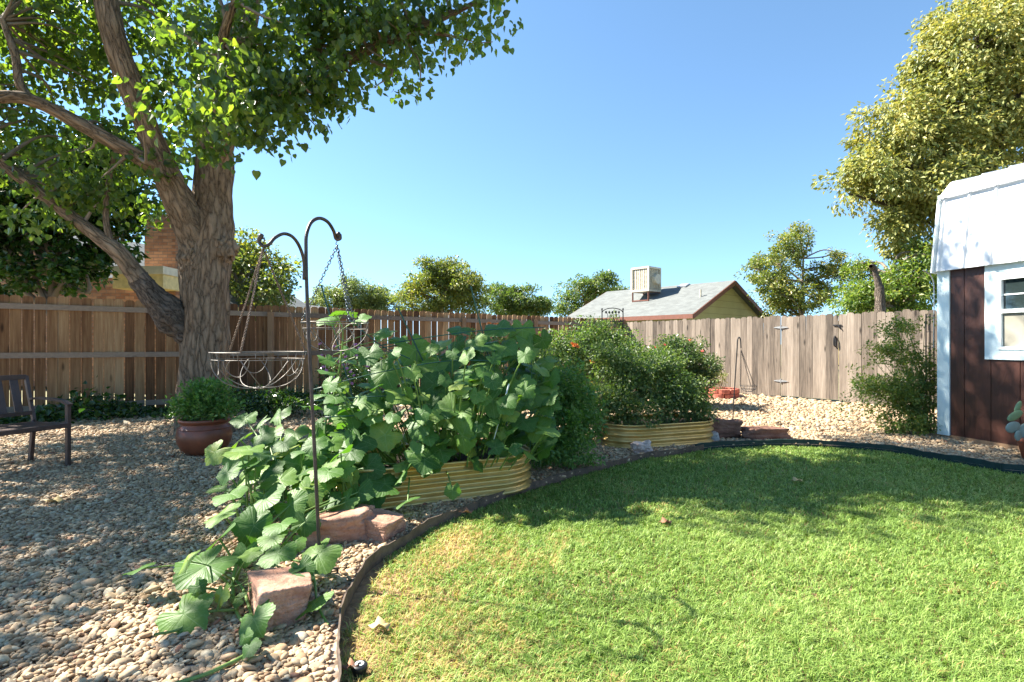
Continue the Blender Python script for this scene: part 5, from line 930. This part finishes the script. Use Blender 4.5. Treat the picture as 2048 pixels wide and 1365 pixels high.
# ------------------------------------------------------------ the brown shed
wv_ = unit(np.array([.243, -.97, 0])); nv = np.array([-.97, -.243, 0]); A0 = np.array([5.63, 7.10, 0.]); up = np.array([0, 0, 1.])
SD = thing('garden_shed', 'dark brown shed with white trim and a white metal barn roof at the right', 'shed', A0)
LW = 3.6; DW = 2.4; zb = .06; ze = 2.24
def Q(u, n_, z): return A0+wv_*u-nv*n_+up*z            # u along wall toward camera, n inward
mb = MB(); gl = [0]; x = .0
def slab(mb, u0, u1, n0, n1, z0, z1): mb.add([Q(u, n_, z) for u in (u0, u1) for n_ in (n0, n1) for z in (z0, z1)], BOXF)
wu0, wu1, wz0, wz1 = .70, 1.50, 1.17, 2.03                       # window opening
us = [0]+[.30+.305*i for i in range(11)]+[LW]
for i in range(len(us)-1):                                      # grooved sheets: planks with 8 mm grooves, cut round the window
    a, b = us[i]+.004, us[i+1]-.004
    if b < wu0 or a > wu1: slab(mb, a, b, 0, .02, zb, ze)
    else:
        slab(mb, a, b, 0, .02, zb, wz0); slab(mb, a, b, 0, .02, wz1, ze)
        if a < wu0: slab(mb, a, wu0, 0, .02, wz0, wz1)
        if b > wu1: slab(mb, wu1, b, 0, .02, wz0, wz1)
slab(mb, 0, LW, .012, .03, zb, wz0); slab(mb, 0, wu0, .012, .03, wz0, ze-.01); slab(mb, wu1, LW, .012, .03, wz0, ze-.01)
slab(mb, .0, .02, .03, DW, zb, ze); slab(mb, LW-.02, LW, .03, DW, zb, ze); slab(mb, .02, LW-.02, DW-.02, DW, zb, ze)
# gambrel ends
prof = [(0, ze), (.09, 3.10), (.30, 3.30), (DW/2, 3.52), (DW-.30, 3.30), (DW-.09, 3.10), (DW, ze)]
for u in (.0, LW-.02):
    V = [Q(u+s, n_, z) for s in (0, .02) for n_, z in prof]; k = len(prof); mb.add(V, [np.array([list(range(k))]), np.array([[k+i for i in range(k)][::-1]]), np.array([(i, k+i, k+(i+1) % k, (i+1) % k) for i in range(k)])])
mb.build('siding', M['siding'], SD)
mb = MB(); slab(mb, -.025, .13, -.02, -.002, .05, ze); slab(mb, -.025, -.004, -.002, .12, .05, ze); mb.build('corner_trim', M['trim_blue'], SD)
mb = MB(); slab(mb, .05, LW, -.012, .08, .0, .058); mb.build('skid', M['post'], SD)
mb = MB(); slab(mb, .02, LW-.05, .15, .25, -.04, .05); slab(mb, .02, LW-.05, DW-.3, DW-.2, -.04, .05); mb.build('runner', M['bark_dark'], SD)
# window
wf = MB(); tt = .13
slab(wf, wu0-tt-.02, wu0, -.022, -.002, wz0-.12, ze-.03); slab(wf, wu1, wu1+tt, -.022, -.002, wz0-.12, ze-.03); slab(wf, wu0, wu1, -.022, -.002, wz1, ze-.03); slab(wf, wu0, wu1, -.022, -.002, wz0-.12, wz0)
win = wf.build('window', M['trim_blue'], SD)
def sub(mb, name, mat): o = mb.build(name, mat, None); o.parent = win; o.data.transform(Matrix.Translation(-SD.location)); return o
f2 = MB(); fw = .035
for (a, b, z0, z1) in ((wu0, wu0+fw, wz0, wz1), (wu1-fw, wu1, wz0, wz1), (wu0+fw, wu1-fw, wz0, wz0+fw), (wu0+fw, wu1-fw, wz1-fw, wz1), (wu0+fw, wu1-fw, 1.60, 1.645)): slab(f2, a, b, -.034, .02, z0, z1)
slab(f2, wu0+fw, wu1-fw, -.004, .004, 1.81, 1.825); 
for k in (1, 2): u = wu0+(wu1-wu0)*k/3; slab(f2, u-.007, u+.007, -.0035, .0035, 1.645, wz1-fw)
sub(f2, 'frame', M['white_paint']); f2 = MB(); slab(f2, wu0+fw, wu1-fw, .006, .01, 1.645, wz1-fw); sub(f2, 'pane', M['glass']); f2 = MB(); slab(f2, wu0+fw, wu1-fw, -.002, .002, wz0+fw, 1.60); sub(f2, 'screen', M['screen'])
# metal roof with ribs
mb = MB(); u0, u1 = -.01, LW+.1
rp = [(-.085, ze-.06), (.035, 3.14), (.055, 3.165), (.25, 3.37), (DW/2, 3.60), (DW-.25, 3.37), (DW-.055, 3.165), (DW-.035, 3.14), (DW+.115, ze-.06)]
cs = [u0]
u = u0
prof_u = []
while u < u1:
    prof_u += [(u, 0), (u+.03, 0), (u+.042, .02), (u+.062, .02), (u+.074, 0)]; u += .305
prof_u = [(min(a, u1), o) for a, o in prof_u]; prof_u.append((u1, 0))
rn = []
for i, (n_, z) in enumerate(rp):
    a = np.array(rp[max(0, i-1)]); b = np.array(rp[min(len(rp)-1, i+1)]); d = b-a; d = d/np.linalg.norm(d); rn.append((-d[1], d[0]))
V = [Q(uu, n_+o*nn_[0], z+o*nn_[1]) for uu, o in prof_u for (n_, z), nn_ in zip(rp, rn)]+[Q(uu, n_+.012*-nn_[0], z-.012*nn_[1]) for uu, o in prof_u for (n_, z), nn_ in zip(rp, rn)]
k = len(rp); m = len(prof_u); f = [(i*k+j, (i+1)*k+j, (i+1)*k+j+1, i*k+j+1) for i in range(m-1) for j in range(k-1)]; off = m*k; f += [(off+a, off+d, off+c, off+b) for a, b, c, d in list(f)]
f += [(i*k, off+i*k, off+(i+1)*k, (i+1)*k) for i in range(m-1)]+[(j, j+1, off+j+1, off+j) for j in range(k-1)]
mb.add(V, np.array(f)); mb.build('roof', M['roof_white'], SD)
mb = MB(); beam(mb, Q(u0-.01, rp[2][0]-.065, rp[2][1]-.005), Q(u1+.01, rp[2][0]-.065, rp[2][1]-.005), .014, .05); mb.build('flashing', M['galv'], SD)
mb = MB(); 
for i in range(k-1): beam(mb, Q(u0-.012, rp[i][0], rp[i][1]-.02), Q(u0-.012, rp[i+1][0], rp[i+1][1]-.02), .02, .09, up=tuple(-nv*rn[i][0]+up*rn[i][1]))
mb.build('roof_trim', M['white_paint'], SD)
# cactus in a pot at the right edge
cpx = np.array([5.52, 5.72, 0]); cpot = thing('cactus_pot', 'terracotta pot at the right edge against the brown shed', 'pot', cpx)
mb = MB(); lathe(mb, cpx, [(0, 0), (.085, 0), (.125, .2), (.14, .205), (.145, .25), (.13, .25), (.12, .21), (0, .2)], 32); mb.build('body', M['terracotta'], cpot, smooth=True)
cac = thing('prickly_pear', 'prickly pear cactus with flat oval pads in the pot beside the shed', 'cactus', cpx+np.array([0, 0, .21]))
for (px, py, Y, w_, h_, rz, ti, mt) in ((2050, 868, 5.72, .075, .11, 0, 0, 'cactus_blue'), (2026, 855, 5.68, .10, .06, .2, -.15, 'cactus_blue'), (2036, 872, 5.66, .05, .055, .3, -.2, 'cactus_blue'), (2030, 832, 5.7, .10, .045, .1, -.45, 'cactus'), (2036, 815, 5.74, .035, .075, .2, .55, 'cactus'), (2065, 820, 5.75, .07, .10, -.2, .1, 'cactus')):
    V, Fc = ico(3); V = V*np.array([w_, .016, h_]); ca, sa = math.cos(-ti), math.sin(-ti); V = np.stack([V[:, 0]*ca-V[:, 2]*sa, V[:, 1], V[:, 0]*sa+V[:, 2]*ca], 1); ca, sa = math.cos(rz), math.sin(rz); V = np.stack([V[:, 0]*ca-V[:, 1]*sa, V[:, 0]*sa+V[:, 1]*ca, V[:, 2]], 1)+P(px, py, Y)
    mb = MB(); mb.add(V, Fc); mb.build('pad', M[mt], cac, smooth=True)
